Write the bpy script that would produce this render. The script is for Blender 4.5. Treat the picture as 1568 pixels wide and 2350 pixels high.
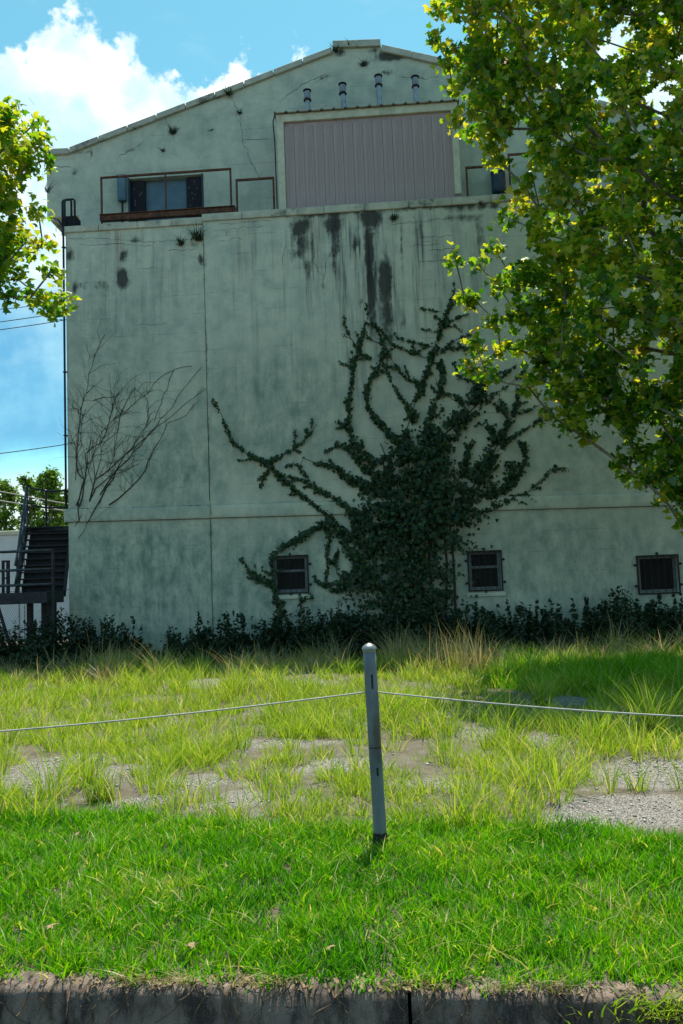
import bpy, bmesh, math, random
import numpy as np
from mathutils import Vector, Matrix, noise as mnoise

for o in list(bpy.data.objects): bpy.data.objects.remove(o)
rng = np.random.default_rng(11); random.seed(11)
R = math.radians
sc = bpy.context.scene
col = sc.collection

# ------------------------------------------------------------------ camera
EYE = Vector((0, 0, 1.6)); YAW, PITCH, ROLL, FOC = R(3.5), R(5.0), R(2.2), 1950.0
cam_m = Matrix.Rotation(YAW, 3, 'Z') @ Matrix.Rotation(math.pi/2 + PITCH, 3, 'X') @ Matrix.Rotation(-ROLL, 3, 'Z')
cd = bpy.data.cameras.new('camera'); cam = bpy.data.objects.new('camera', cd); col.objects.link(cam)
cam.matrix_world = Matrix.Translation(EYE) @ cam_m.to_4x4()
cd.sensor_fit = 'HORIZONTAL'; cd.sensor_width = 36; cd.lens = 36*FOC/1568; cd.clip_end = 3000; cd.clip_start = .05
sc.camera = cam

# ------------------------------------------------------------------ light
SUN_EL, SUN_AZ = R(67), R(9)            # behind the building, a little to the right
sun_dir = Vector((math.cos(SUN_EL)*math.sin(SUN_AZ), math.cos(SUN_EL)*math.cos(SUN_AZ), math.sin(SUN_EL)))
sl = bpy.data.lights.new('sun', 'SUN'); sun = bpy.data.objects.new('sun', sl); col.objects.link(sun)
sl.energy = 5.0; sl.angle = R(.53); sl.color = (1, .93, .80)
sun.rotation_euler = sun_dir.to_track_quat('Z', 'Y').to_euler()
sc.view_settings.view_transform = 'Standard'; sc.view_settings.look = 'None'
cy = sc.cycles; cy.max_bounces = 6; cy.diffuse_bounces = 3; cy.glossy_bounces = 2; cy.transmission_bounces = 4; cy.caustics_reflective = False; cy.caustics_refractive = False
sc.view_settings.exposure = 0.65; sc.view_settings.gamma = 1

class NT:
    "node tree shorthand"
    def __init__(s, tree): s.t = tree; s.n = tree.nodes; s.l = tree.links; s.n.clear()
    def new(s, typ, **kw):
        n = s.n.new(typ)
        for k, v in kw.items(): setattr(n, k, v)
        return n
    def put(s, sock, v):
        if isinstance(v, bpy.types.NodeSocket): s.l.new(v, sock)
        elif v is not None:
            if hasattr(sock.default_value, '__len__') and not hasattr(v, '__len__'): v = [v]*len(sock.default_value)
            if hasattr(v, '__len__') and len(v) == 3 and len(sock.default_value) == 4: v = (*v, 1)
            sock.default_value = v
    def math(s, op, a, b=None, c=None, clamp=False):
        n = s.new('ShaderNodeMath', operation=op, use_clamp=clamp)
        for i, v in enumerate((a, b, c)):
            if v is not None: s.put(n.inputs[i], v)
        return n.outputs[0]
    def vmath(s, op, a, b=None, sc=None):
        n = s.new('ShaderNodeVectorMath', operation=op); s.put(n.inputs[0], a)
        if b is not None: s.put(n.inputs[1], b)
        if sc is not None: s.put(n.inputs['Scale'], sc)
        return n.outputs[0]
    def noise(s, vec=None, scale=5, detail=4, rough=.55, dim='3D'):
        n = s.new('ShaderNodeTexNoise', noise_dimensions=dim)
        if vec is not None: s.put(n.inputs['Vector'], vec)
        n.inputs['Scale'].default_value = scale; n.inputs['Detail'].default_value = detail; n.inputs['Roughness'].default_value = rough
        return n.outputs[0]
    def vor(s, vec=None, scale=5, feature='F1', out='Distance'):
        n = s.new('ShaderNodeTexVoronoi', feature=feature)
        if vec is not None: s.put(n.inputs['Vector'], vec)
        n.inputs['Scale'].default_value = scale
        return n.outputs[out]
    def ramp(s, v, stops, interp='LINEAR'):
        n = s.new('ShaderNodeValToRGB'); s.put(n.inputs[0], v); cr = n.color_ramp; cr.interpolation = interp
        while len(cr.elements) < len(stops): cr.elements.new(.5)
        for e, (p, c) in zip(cr.elements, stops):
            e.position = p; e.color = (*c, 1) if hasattr(c, '__len__') else (c, c, c, 1)
        return n.outputs[0]
    def step(s, v, a, b, lo=0., hi=1.):
        n = s.new('ShaderNodeMapRange', interpolation_type='SMOOTHSTEP')
        for i, x in enumerate((v, a, b, lo, hi)): s.put(n.inputs[i], x)
        return n.outputs[0]
    def mix(s, f, a, b, mode='MIX'):
        n = s.new('ShaderNodeMix', data_type='RGBA', blend_type=mode)
        s.put(n.inputs[0], f); s.put(n.inputs[6], a); s.put(n.inputs[7], b)
        return n.outputs[2]
    def attr(s, name, out='Fac'):
        n = s.new('ShaderNodeAttribute', attribute_name=name); return n.outputs[out]
    def scalev(s, vec, k):
        n = s.new('ShaderNodeMapping'); s.put(n.inputs['Vector'], vec); n.inputs['Scale'].default_value = k
        return n.outputs[0]

# world: physical sky with a bank of cumulus laid out by compass direction
w = bpy.data.worlds.new('World'); sc.world = w; w.use_nodes = True
t = NT(w.node_tree)
sky = t.new('ShaderNodeTexSky', sky_type='NISHITA', sun_disc=False)
sky.sun_elevation = SUN_EL; sky.sun_rotation = SUN_AZ; sky.altitude = 10; sky.air_density = 1.0; sky.dust_density = .3; sky.ozone_density = 1.6
tc = t.new('ShaderNodeTexCoord'); d = tc.outputs['Generated']
sp = t.new('ShaderNodeSeparateXYZ'); t.put(sp.inputs[0], d)
az = t.math('MULTIPLY', t.math('ARCTAN2', sp.outputs[0], sp.outputs[1]), 180/math.pi)
el = t.math('MULTIPLY', t.math('ARCSINE', sp.outputs[2]), 180/math.pi)
top = t.new('ShaderNodeFloatCurve'); t.put(top.inputs['Value'], t.math('MULTIPLY_ADD', az, 1/360, .5))
pts = [(-180, 26), (-140, 20), (-95, 30), (-60, 22), (-40, 27), (-30, 30), (-25.4, 32.2), (-23.1, 32.6), (-22.6, 33.8), (-21, 35.2), (-19.4, 35.0), (-18.2, 33.4), (-16.6, 33.9),
       (-14.9, 32.0), (-13, 31.9), (-11, 32.0), (-9.6, 33.3), (-7.6, 32.9), (-5.6, 33.6), (-4.4, 32.4), (-3, 29), (2, 25), (9, 30), (16, 33.5), (22, 35.5), (35, 29), (60, 24), (100, 31), (140, 22), (180, 26)]
cv = top.mapping.curves[0]
while len(cv.points) < len(pts): cv.points.new(.5, .5)
for p, (a, e) in zip(cv.points, pts): p.location = (a/360 + .5, e/90); p.handle_type = 'VECTOR'
top.mapping.update()
n1 = t.noise(d, 9, 9, .6); n2 = t.noise(d, 34, 7, .6)
edge = t.math('ADD', t.math('MULTIPLY', t.math('SUBTRACT', n1, .5), 7.0), t.math('MULTIPLY', t.math('SUBTRACT', n2, .5), 5.0))
dist = t.math('ADD', t.math('SUBTRACT', t.math('MULTIPLY', top.outputs[0], 90), el), edge)
mask = t.step(dist, -.1, .75)
low = t.step(t.math('ADD', el, t.math('MULTIPLY', t.math('SUBTRACT', n1, .5), 6)), 7.5, 10.5)
mask = t.math('MULTIPLY', mask, low)
hb = t.step(t.math('ADD', el, t.math('MULTIPLY', t.math('SUBTRACT', n1, .5), 3)), 6.4, 9.6, 1, 0)   # far cloud on the horizon
mask = t.math('MAXIMUM', mask, t.math('MULTIPLY', hb, .95))
wisp = t.step(t.noise(t.scalev(d, (2, 2, 5)), 3.2, 6, .6), .55, .85, 0, .22)
mask = t.math('MAXIMUM', mask, wisp)
off = t.vmath('ADD', d, (sun_dir*0.035)[:])
sh = t.math('SUBTRACT', t.noise(d, 13, 6, .5), t.noise(off, 13, 6, .5))                            # puffs lit from the sun's side
shade = t.step(t.math('ADD', t.math('MULTIPLY', sh, 1.6), t.math('MULTIPLY', dist, -.022)), -.30, .22)
ccol = t.mix(shade, (4.3, 6.3, 7.0), (8.2, 8.5, 8.4))
under = t.step(t.math('ADD', el, t.math('MULTIPLY', t.math('SUBTRACT', n1, .5), 16)), 12.5, 24)     # flat blue-grey undersides of the bank
ccol = t.mix(under, t.mix(t.step(n1, .35, .7), (1.0, 3.3, 5.3), (1.9, 4.6, 6.2)), ccol)
ccol = t.mix(hb, ccol, (6.0, 6.9, 7.1))
tint = t.mix(1.0, sky.outputs[0], (.78, 1.42, 1.14), 'MULTIPLY')
final = t.mix(mask, tint, ccol)
bg = t.new('ShaderNodeBackground'); t.put(bg.inputs[0], final); bg.inputs[1].default_value = .10
t.put(t.new('ShaderNodeOutputWorld').inputs[0], bg.outputs[0])

# ------------------------------------------------------------------ layout helpers: a pixel of the study copy (1568 wide) to a point of the place
def ray(u, v): return cam_m @ Vector(((u - 784)/FOC, (1175 - v)/FOC, -1))
def P(u, v, Y): d = ray(u, v); return EYE + d*((Y - EYE.y)/d.y)
def G(u, v, z=0.): d = ray(u, v); return EYE + d*((z - EYE.z)/d.z)
YW, YG = 21.5, 22.7      # front wall, set-back gable wall
def zoomed(ox, oy, k): return lambda x, y: ((ox + x/k)/1.1295, (oy + y/k)/1.1295)
Z7, Z8, Z5 = zoomed(540, 750, 1.742), zoomed(540, 1300, 2.063), zoomed(0, 550, 2.45)

# ------------------------------------------------------------------ object helpers
def tag(o, label=None, cat=None, group=None, kind=None):
    for k, v in (('label', label), ('category', cat), ('group', group), ('kind', kind)):
        if v: o[k] = v
    return o
def link(name, me, mat=None, parent=None):
    o = bpy.data.objects.new(name, me); col.objects.link(o)
    if mat and not me.materials: me.materials.append(mat)
    if parent: o.parent = parent; o.matrix_parent_inverse = Matrix.Translation(-parent.location) if parent.type == 'EMPTY' else Matrix.Identity(4)
    return o
def empty(name, loc=(0, 0, 0), **kw):
    o = bpy.data.objects.new(name, None); col.objects.link(o); o.location = loc; o.empty_display_size = .2
    return tag(o, **kw)
def mesh_np(name, V, faces, attrs=None, smooth=False):
    "faces: list of (n,k) int arrays"
    me = bpy.data.meshes.new(name); V = np.asarray(V, np.float32); me.vertices.add(len(V)); me.vertices.foreach_set('co', V.ravel())
    loops = np.concatenate([f.ravel() for f in faces]).astype(np.int32)
    tot = np.concatenate([np.full(len(f), f.shape[1], np.int32) for f in faces])
    start = np.concatenate([[0], np.cumsum(tot)[:-1]]).astype(np.int32)
    me.loops.add(len(loops)); me.loops.foreach_set('vertex_index', loops)
    me.polygons.add(len(tot)); me.polygons.foreach_set('loop_start', start)
    try: me.polygons.foreach_set('loop_total', tot)
    except Exception: pass
    if smooth: me.polygons.foreach_set('use_smooth', np.ones(len(tot), bool))
    me.update(calc_edges=True)
    for k, a in (attrs or {}).items(): me.attributes.new(k, 'FLOAT', 'POINT').data.foreach_set('value', np.asarray(a, np.float32))
    return me
class MB:
    def __init__(s): s.v = []; s.f = []
    def box(s, x0, x1, y0, y1, z0, z1):
        b = len(s.v); s.v += [(x, y, z) for z in (z0, z1) for y in (y0, y1) for x in (x0, x1)]
        s.f += [[b+i for i in q] for q in ((0, 2, 3, 1), (4, 5, 7, 6), (0, 1, 5, 4), (2, 6, 7, 3), (0, 4, 6, 2), (1, 3, 7, 5))]; return s
    def bar(s, a, b, wx, wy=None, up=(0, 0, 1)):
        a, b = Vector(a), Vector(b); wy = wy or wx; d = (b - a).normalized(); u = Vector(up)
        if abs(d.dot(u)) > .95: u = Vector((0, 1, 0))
        sx = d.cross(u).normalized()*wx/2; sy = sx.cross(d).normalized()*wy/2; k = len(s.v)
        for p in (a, b): s.v += [tuple(p - sx - sy), tuple(p + sx - sy), tuple(p + sx + sy), tuple(p - sx + sy)]
        s.f += [[k+i for i in q] for q in ((3, 2, 1, 0), (4, 5, 6, 7), (0, 1, 5, 4), (1, 2, 6, 5), (2, 3, 7, 6), (3, 0, 4, 7))]; return s
    def tube(s, pts, rad, n=8, cap=True):
        pts = [Vector(p) for p in pts]; rad = rad if hasattr(rad, '__len__') else [rad]*len(pts); k = len(s.v)
        ref = Vector((.31, .93, .2)).normalized()
        for i, p in enumerate(pts):
            d = (pts[min(i+1, len(pts)-1)] - pts[max(i-1, 0)]).normalized()
            r_ = ref if abs(d.dot(ref)) < .9 else Vector((1, 0, 0))
            a = d.cross(r_).normalized(); b = a.cross(d).normalized()
            for j in range(n):
                t_ = 2*math.pi*j/n; s.v.append(tuple(p + (a*math.cos(t_) + b*math.sin(t_))*rad[i]))
        for i in range(len(pts)-1):
            for j in range(n): s.f.append([k+i*n+j, k+i*n+(j+1) % n, k+(i+1)*n+(j+1) % n, k+(i+1)*n+j])
        if cap: s.f.append([k+j for j in range(n)]); s.f.append([k+(len(pts)-1)*n+j for j in reversed(range(n))])
        return s
    def lathe(s, c, prof, n=20):
        k = len(s.v)
        for r_, z in prof:
            for j in range(n): t_ = 2*math.pi*j/n; s.v.append((c[0]+r_*math.cos(t_), c[1]+r_*math.sin(t_), c[2]+z))
        for i in range(len(prof)-1):
            for j in range(n): s.f.append([k+i*n+j, k+i*n+(j+1) % n, k+(i+1)*n+(j+1) % n, k+(i+1)*n+j])
        s.f.append([k+j for j in reversed(range(n))]); s.f.append([k+(len(prof)-1)*n+j for j in range(n)]); return s
    def prism(s, poly, y0, y1):
        "polygon of (x,z) extruded in y"
        k = len(s.v); n = len(poly); s.v += [(x, y0, z) for x, z in poly] + [(x, y1, z) for x, z in poly]
        s.f += [[k+i for i in range(n)], [k+n+i for i in reversed(range(n))]] + [[k+i, k+n+i, k+n+(i+1) % n, k+(i+1) % n] for i in range(n)]; return s
    def quad(s, *q): k = len(s.v); s.v += [tuple(p) for p in q]; s.f.append(list(range(k, k+len(q)))); return s
    def mesh(s, name, bevel=0., smooth=False, jit=0.):
        me = bpy.data.meshes.new(name); me.from_pydata(s.v, [], s.f)
        bm = bmesh.new(); bm.from_mesh(me)
        if bevel: bmesh.ops.bevel(bm, geom=bm.edges[:], offset=bevel, segments=1, affect='EDGES', clamp_overlap=True)
        bmesh.ops.recalc_face_normals(bm, faces=bm.faces)
        if jit:
            for v in bm.verts: v.co += Vector((random.uniform(-jit, jit) for _ in range(3)))
        bm.to_mesh(me); bm.free()
        if smooth: me.polygons.foreach_set('use_smooth', [True]*len(me.polygons))
        return me
    def build(s, name, mat, parent=None, **kw): return link(name, s.mesh(name, **kw), mat, parent)

# ------------------------------------------------------------------ materials
def material(name):
    m = bpy.data.materials.new(name); m.use_nodes = True; t = NT(m.node_tree); out = t.new('ShaderNodeOutputMaterial'); return m, t, out
def bsdf(t, out, base, rough=.8, metal=0., spec=.3, bump=None, bd=.02, bs=.6):
    b = t.new('ShaderNodeBsdfPrincipled'); t.put(b.inputs['Base Color'], base); t.put(b.inputs['Roughness'], rough); t.put(b.inputs['Metallic'], metal)
    b.inputs['Specular IOR Level'].default_value = spec
    if bump is not None:
        n = t.new('ShaderNodeBump'); t.put(n.inputs['Height'], bump); n.inputs['Distance'].default_value = bd; n.inputs['Strength'].default_value = bs
        t.put(b.inputs['Normal'], n.outputs[0])
    t.put(out.inputs[0], b.outputs[0]); return b
def obj_co(t): return t.new('ShaderNodeTexCoord').outputs['Object']

def wall_material():
    m, t, out = material('weathered_stucco'); p = obj_co(t)
    big = t.noise(p, .5, 5, .6); mid = t.noise(p, 2.5, 6, .65); fine = t.noise(p, 38, 5, .7)
    base = t.mix(big, (.50, .545, .445), (.68, .685, .53))
    base = t.mix(t.step(mid, .35, .75), base, (.41, .455, .385))
    base = t.mix(t.math('MULTIPLY', t.step(fine, .3, .8), .35), base, (.33, .37, .325))
    # rain streaks
    stv = t.scalev(p, (1, 1, .05)); st = t.math('ADD', t.math('MULTIPLY', t.noise(stv, 5, 6, .65), .6), t.math('MULTIPLY', t.noise(stv, 17, 4, .6), .4))
    base = t.mix(t.math('MULTIPLY', t.step(st, .47, .66), t.math('POWER', t.attr('streak'), 1.5)), base, (.105, .11, .115))
    base = t.mix(t.math('MULTIPLY', t.step(st, .46, .34), t.math('MULTIPLY', t.attr('streak'), .45)), base, (.66, .64, .53))
    # algae, blotchy and streaked, mixed with painted shade that dims the lower wall
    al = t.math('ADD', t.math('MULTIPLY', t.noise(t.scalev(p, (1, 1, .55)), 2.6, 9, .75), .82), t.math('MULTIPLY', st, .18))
    base = t.mix(t.math('MULTIPLY', t.step(al, .30, .72), t.attr('algae_and_shade')), base, (.055, .15, .125))
    # rust
    base = t.mix(t.math('MULTIPLY', t.step(st, .40, .62), t.attr('rust')), base, (.27, .15, .07))
    # black mould with a torn outline, and the shadow line painted under the string course
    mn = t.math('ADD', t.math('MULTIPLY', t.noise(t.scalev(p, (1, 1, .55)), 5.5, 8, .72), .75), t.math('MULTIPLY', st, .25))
    mo = t.step(t.math('ADD', t.math('MULTIPLY', t.attr('mould_and_shade'), 1.2), t.math('MULTIPLY', t.math('SUBTRACT', mn, .5), 1.7)), .20, .66)
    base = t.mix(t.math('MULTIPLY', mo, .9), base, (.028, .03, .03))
    # stray specks
    base = t.mix(t.math('MULTIPLY', t.step(t.noise(p, 7, 8, .75), .70, .78), .8), base, (.07, .075, .07))
    # board and course marks: fine relief with dirt held in them
    s3 = t.new('ShaderNodeSeparateXYZ'); t.put(s3.inputs[0], t.vmath('ADD', p, t.vmath('SCALE', t.new('ShaderNodeTexNoise').outputs['Color'], sc=.03)))
    course = t.math('ABSOLUTE', t.math('SUBTRACT', t.math('FRACT', t.math('DIVIDE', s3.outputs[2], .51)), .5))
    line = t.math('MULTIPLY', t.step(course, .018, .0), t.step(t.noise(t.scalev(p, (1, 1, 3)), 1.3, 5, .7), .47, .62))
    base = t.mix(t.math('MULTIPLY', line, .55), base, (.11, .115, .10))
    h = t.math('SUBTRACT', t.math('ADD', t.math('MULTIPLY', fine, .35), t.math('MULTIPLY', mid, .5)), t.math('MULTIPLY', line, .4))
    h = t.math('SUBTRACT', h, t.math('MULTIPLY', mo, .3))
    bsdf(t, out, base, .92, spec=.15, bump=h, bd=.02, bs=.7); return m
M = {}
M['wall'] = wall_material()
def simple(name, c0, c1, scale=6, rough=.75, metal=0., spec=.3, bump=.3, dirt=None, stretch=(1, 1, 1), bd=.006):
    m, t, out = material(name); p = t.scalev(obj_co(t), stretch)
    n = t.noise(p, scale, 7, .65); base = t.mix(t.step(n, .3, .7), c0, c1)
    if dirt: base = t.mix(t.math('MULTIPLY', t.step(t.noise(p, scale*.37, 8, .75), .50, .66), dirt[1]), base, dirt[0])
    bsdf(t, out, base, rough, metal, spec, bump=t.noise(p, scale*5, 4, .6), bd=bd, bs=bump); M[name] = m; return m
simple('coping', (.50, .50, .41), (.36, .37, .32), 3, .9, dirt=((.045, .05, .045), .8), bump=.6)
simple('parapet_cap', (.56, .55, .43), (.40, .40, .33), 3, .9, dirt=((.03, .035, .03), .85), bump=.6)
simple('rust_metal', (.17, .075, .045), (.06, .03, .024), 9, .85, .2, dirt=((.27, .16, .10), .45))
simple('dark_steel', (.018, .02, .026), (.035, .038, .045), 8, .55, .5)
simple('handrail_steel', (.045, .05, .06), (.09, .10, .115), 8, .45, .6)
simple('siding', (.45, .345, .34), (.375, .29, .285), 3, .7, stretch=(1, 1, .25), bump=.15, dirt=((.26, .205, .20), .7))
simple('cream_trim', (.62, .61, .46), (.50, .49, .38), 4, .7, dirt=((.27, .26, .2), .5))
simple('roof_sheet', (.20, .17, .13), (.30, .25, .18), 5, .7, .2)
simple('galvanised', (.23, .26, .29), (.34, .37, .40), 10, .45, .7, dirt=((.10, .11, .12), .5))
simple('cap_metal', (.17, .18, .21), (.27, .28, .31), 10, .5, .5)
simple('blue_panel', (.085, .155, .21), (.13, .21, .26), 3, .8)
simple('box_blue', (.035, .055, .085), (.06, .085, .115), 5, .7)
simple('louver_black', (.010, .010, .014), (.02, .02, .026), 6, .8)
simple('window_frame', (.10, .12, .13), (.16, .18, .19), 9, .7, dirt=((.06, .07, .07), .7))
simple('grille', (.016, .017, .02), (.03, .03, .034), 12, .6, .4)
simple('room_dark', (.012, .012, .013), (.03, .022, .018), 2, .95)
simple('white_block', (.66, .68, .70), (.56, .58, .60), 2, .85)
simple('red_tile', (.33, .12, .075), (.22, .075, .05), 6, .85)
simple('brick_red', (.30, .11, .07), (.22, .08, .06), 8, .9)
simple('bark', (.13, .115, .085), (.26, .235, .18), 5, .95, stretch=(1, 1, .4), bump=1, bd=.03)
simple('vine_bark', (.035, .028, .022), (.07, .055, .042), 12, .95)
simple('dry_vine', (.030, .028, .024), (.06, .052, .042), 12, .95)
simple('crack', (.028, .03, .028), (.05, .05, .045), 30, 1, bump=0)
simple('cable_white', (.46, .44, .40), (.33, .32, .29), 20, .6)
simple('cable_black', (.012, .012, .014), (.02, .02, .02), 20, .6)
simple('post_steel', (.10, .125, .145), (.17, .19, .21), 9, .6, .15, stretch=(1, 1, .35), dirt=((.085, .06, .04), .85), bump=.5, bd=.003)
simple('post_cap', (.30, .31, .31), (.22, .235, .24), 10, .4, .7, dirt=((.12, .09, .06), .5))
simple('black_rubber', (.012, .012, .013), (.025, .024, .022), 8, .9)
simple('dead_leaf', (.22, .14, .075), (.36, .26, .15), 10, .9)
simple('asphalt', (.045, .045, .047), (.075, .073, .07), 60, .92, bump=.8)
def glass():
    m, t, out = material('dusty_glass'); p = obj_co(t)
    bsdf(t, out, t.mix(t.noise(p, 4, 6, .7), (.003, .003, .004), (.014, .014, .014)), t.step(t.noise(p, 9, 5, .6), .3, .7, .35, .6), spec=.12); M['glass'] = m
glass()
def concrete():
    m, t, out = material('kerb_concrete'); p = obj_co(t)
    n = t.noise(p, 9, 8, .7); base = t.mix(n, (.17, .125, .10), (.30, .235, .195))
    base = t.mix(t.math('MULTIPLY', t.step(t.noise(t.scalev(p, (1, 1, .35)), 6, 8, .75), .40, .60), .9), base, (.035, .03, .028))
    base = t.mix(t.step(t.vor(p, 160, out='Distance'), .22, .1), base, (.32, .30, .27))
    bsdf(t, out, base, .95, spec=.15, bump=t.math('ADD', n, t.math('MULTIPLY', t.noise(p, 90, 4, .7), .35)), bd=.02, bs=.9); M['kerb'] = m
concrete()
def ground_material():
    m, t, out = material('broken_gravel_lot'); p = obj_co(t)
    v = t.vor(p, 95, out='Color'); sp_ = t.new('ShaderNodeSeparateXYZ'); t.put(sp_.inputs[0], v)
    dist = t.vor(p, 95)
    grav = t.ramp(sp_.outputs[0], [(0, (.19, .17, .155)), (.5, (.33, .305, .28)), (.85, (.46, .435, .40)), (1, (.62, .60, .56))])
    grav = t.mix(t.step(dist, .35, .75), grav, (.10, .09, .08))
    soil = t.mix(t.noise(p, 22, 8, .75), (.075, .06, .04), (.24, .21, .16))
    base = t.mix(t.step(t.math('ADD', t.attr('soil'), t.math('MULTIPLY', t.math('SUBTRACT', t.noise(p, 5, 7, .7), .5), .9)), .35, .65), grav, soil)
    bsdf(t, out, base, .95, spec=.15, bump=t.math('SUBTRACT', t.math('MULTIPLY', t.noise(p, 9, 6, .7), .5), t.math('MULTIPLY', dist, .5)), bd=.03, bs=.9); M['lot'] = m
ground_material()
simple('pebble', (.26, .24, .22), (.50, .47, .43), 14, .9, bump=.5)
def leafy(name, stops, trans=.45, gloss=.06, tcol=(1.25, 1.15, .45), rough=.4):
    "leaf: reflects, lets light through, with a little wax"
    m, t, out = material(name); c = t.ramp(t.attr('rnd'), stops)
    c = t.mix(t.math('MULTIPLY', t.noise(obj_co(t), 3, 3, .6), .5), c, t.mix(1.0, c, (.62, .72, .6), 'MULTIPLY'))
    df = t.new('ShaderNodeBsdfDiffuse'); t.put(df.inputs[0], c)
    tr = t.new('ShaderNodeBsdfTranslucent'); t.put(tr.inputs[0], t.mix(1.0, c, tcol, 'MULTIPLY'))
    gl = t.new('ShaderNodeBsdfGlossy'); gl.inputs['Roughness'].default_value = rough; t.put(gl.inputs[0], (.8, .85, .8))
    a = t.new('ShaderNodeMixShader'); a.inputs[0].default_value = trans; t.put(a.inputs[1], df.outputs[0]); t.put(a.inputs[2], tr.outputs[0])
    b = t.new('ShaderNodeMixShader'); b.inputs[0].default_value = gloss; t.put(b.inputs[1], a.outputs[0]); t.put(b.inputs[2], gl.outputs[0])
    t.put(out.inputs[0], b.outputs[0]); M[name] = m
leafy('sycamore_leaf', [(0, (.03, .13, .012)), (.3, (.12, .30, .015)), (.6, (.36, .44, .03)), (1, (.62, .52, .08))], .58, .04, (1.6, 1.4, .5))
leafy('far_leaf', [(0, (.05, .13, .02)), (1, (.16, .28, .03))], .5, .03)
leafy('vine_leaf', [(0, (.008, .028, .012)), (.6, (.024, .066, .018)), (1, (.085, .15, .03))], .3, .03)
leafy('weed_leaf', [(0, (.010, .026, .010)), (.7, (.022, .05, .018)), (1, (.05, .085, .026))], .3, .03)
leafy('lawn_blade', [(0, (.022, .13, .003)), (.4, (.085, .32, .003)), (.75, (.20, .42, .006)), (.90, (.36, .43, .04)), (1, (.60, .52, .28))], .55, .014, (1.25, 1.25, .4), .4)
leafy('lot_blade', [(0, (.13, .27, .02)), (.5, (.29, .44, .03)), (.8, (.43, .50, .06)), (.9, (.52, .48, .18)), (1, (.62, .54, .32))], .5, .02, (1.2, 1.15, .5))
leafy('dry_blade', [(0, (.14, .20, .04)), (.45, (.34, .29, .12)), (1, (.60, .50, .32))], .4, .03, (1.1, 1., .7))

# ------------------------------------------------------------------ the setting
def kerb_y(x): return 3.475 - .057*x
def lawn_y(x): return 5.66 - .17*x + .09*np.sin(x*2.3 + .6) + .06*np.sin(x*5.9 + 1)
gravel = [(640, 1705, 120, 6), (300, 1690, 90, 5), (1180, 1745, 90, 6), (1000, 1790, 80, 6), (1400, 1655, 90, 6), (100, 1660, 80, 5), (130, 1765, 110, 30), (60, 1810, 90, 14), (270, 1775, 70, 14), (450, 1795, 90, 10), (780, 1757, 90, 12), (960, 1600, 70, 12), (500, 1567, 90, 9), (700, 1568, 60, 6), (1480, 1765, 140, 26),
          (1470, 1850, 180, 30), (1330, 1890, 110, 10), (1110, 1680, 60, 8), (1040, 1642, 50, 7), (830, 1660, 40, 6), (1250, 1700, 70, 10), (1520, 1690, 60, 10), (560, 1830, 60, 6), (1300, 1615, 60, 6), (340, 1835, 60, 5), (930, 1905, 50, 8)]
GE = []
for u, v, ru, rv in gravel:
    c = G(u, v); e = G(u + ru, v); f1, f2 = G(u, v - rv), G(u, v + rv)
    GE.append((c.x, c.y, abs(e.x - c.x), abs(f1.y - f2.y)/2 + .05))
def gravel_mask(x, y):
    m = np.zeros_like(x)
    wob = .35*np.sin(x*3.1 + y*1.7) + .25*np.sin(x*6.3 - y*4.4 + 1)
    for cx, cy, rx, ry in GE: m = np.maximum(m, 1.25 - np.sqrt(((x-cx)/rx)**2 + ((y-cy)/ry)**2) + .3*wob)
    return np.clip(m*1.15 + .18*np.sin(x*11 + y*3)*np.sin(y*9), 0, 1)
def lump(x, y): return .05*np.sin(x*.9 + .4)*np.sin(y*.7) + .025*np.sin(x*2.3 + y*1.9)
def ground_z(x, y):
    k = np.clip((y - 6.4)/1.5, 0, 1)*np.clip((21.4 - y)/1.5, 0, 1)*np.clip(1 - (np.abs(x) - 11)/3, 0, 1)
    return lump(x, y)*k
def grid(xs, ys):
    X, Y = np.meshgrid(xs, ys); n = len(xs); i = np.arange((len(ys)-1)*n).reshape(len(ys)-1, n)[:, :-1].ravel()
    return X.ravel(), Y.ravel(), np.stack([i, i+1, i+n+1, i+n], 1)
xs = np.unique(np.concatenate([np.linspace(-600, -30, 10), np.linspace(-30, -12, 12), np.arange(-12, 10, .2), np.linspace(10, 30, 12), np.linspace(30, 600, 10)]))
tt = np.concatenate([np.arange(0, 18.6, .2), np.linspace(19, 45, 20), np.linspace(50, 1500, 16)])
X, T, F = grid(xs, tt)
Y = np.where(np.abs(X) < 60, kerb_y(X), kerb_y(60*np.sign(X))) + .06 + T
soil = np.clip(.62 - .9*gravel_mask(X, Y), 0, 1); soil = np.where((Y < lawn_y(X)) | (Y > 18), 1., soil)
go = link('ground', mesh_np('ground', np.stack([X, Y, ground_z(X, Y) - .02], 1), [F], {'soil': soil}), M['lot']); tag(go, kind='structure')
road = MB().quad((-600, -900, -.17), (600, -900, -.17), (600, kerb_y(600)+40, -.172), (-600, 3.75, -.17)).build('road', M['asphalt']); tag(road, kind='structure')
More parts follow.
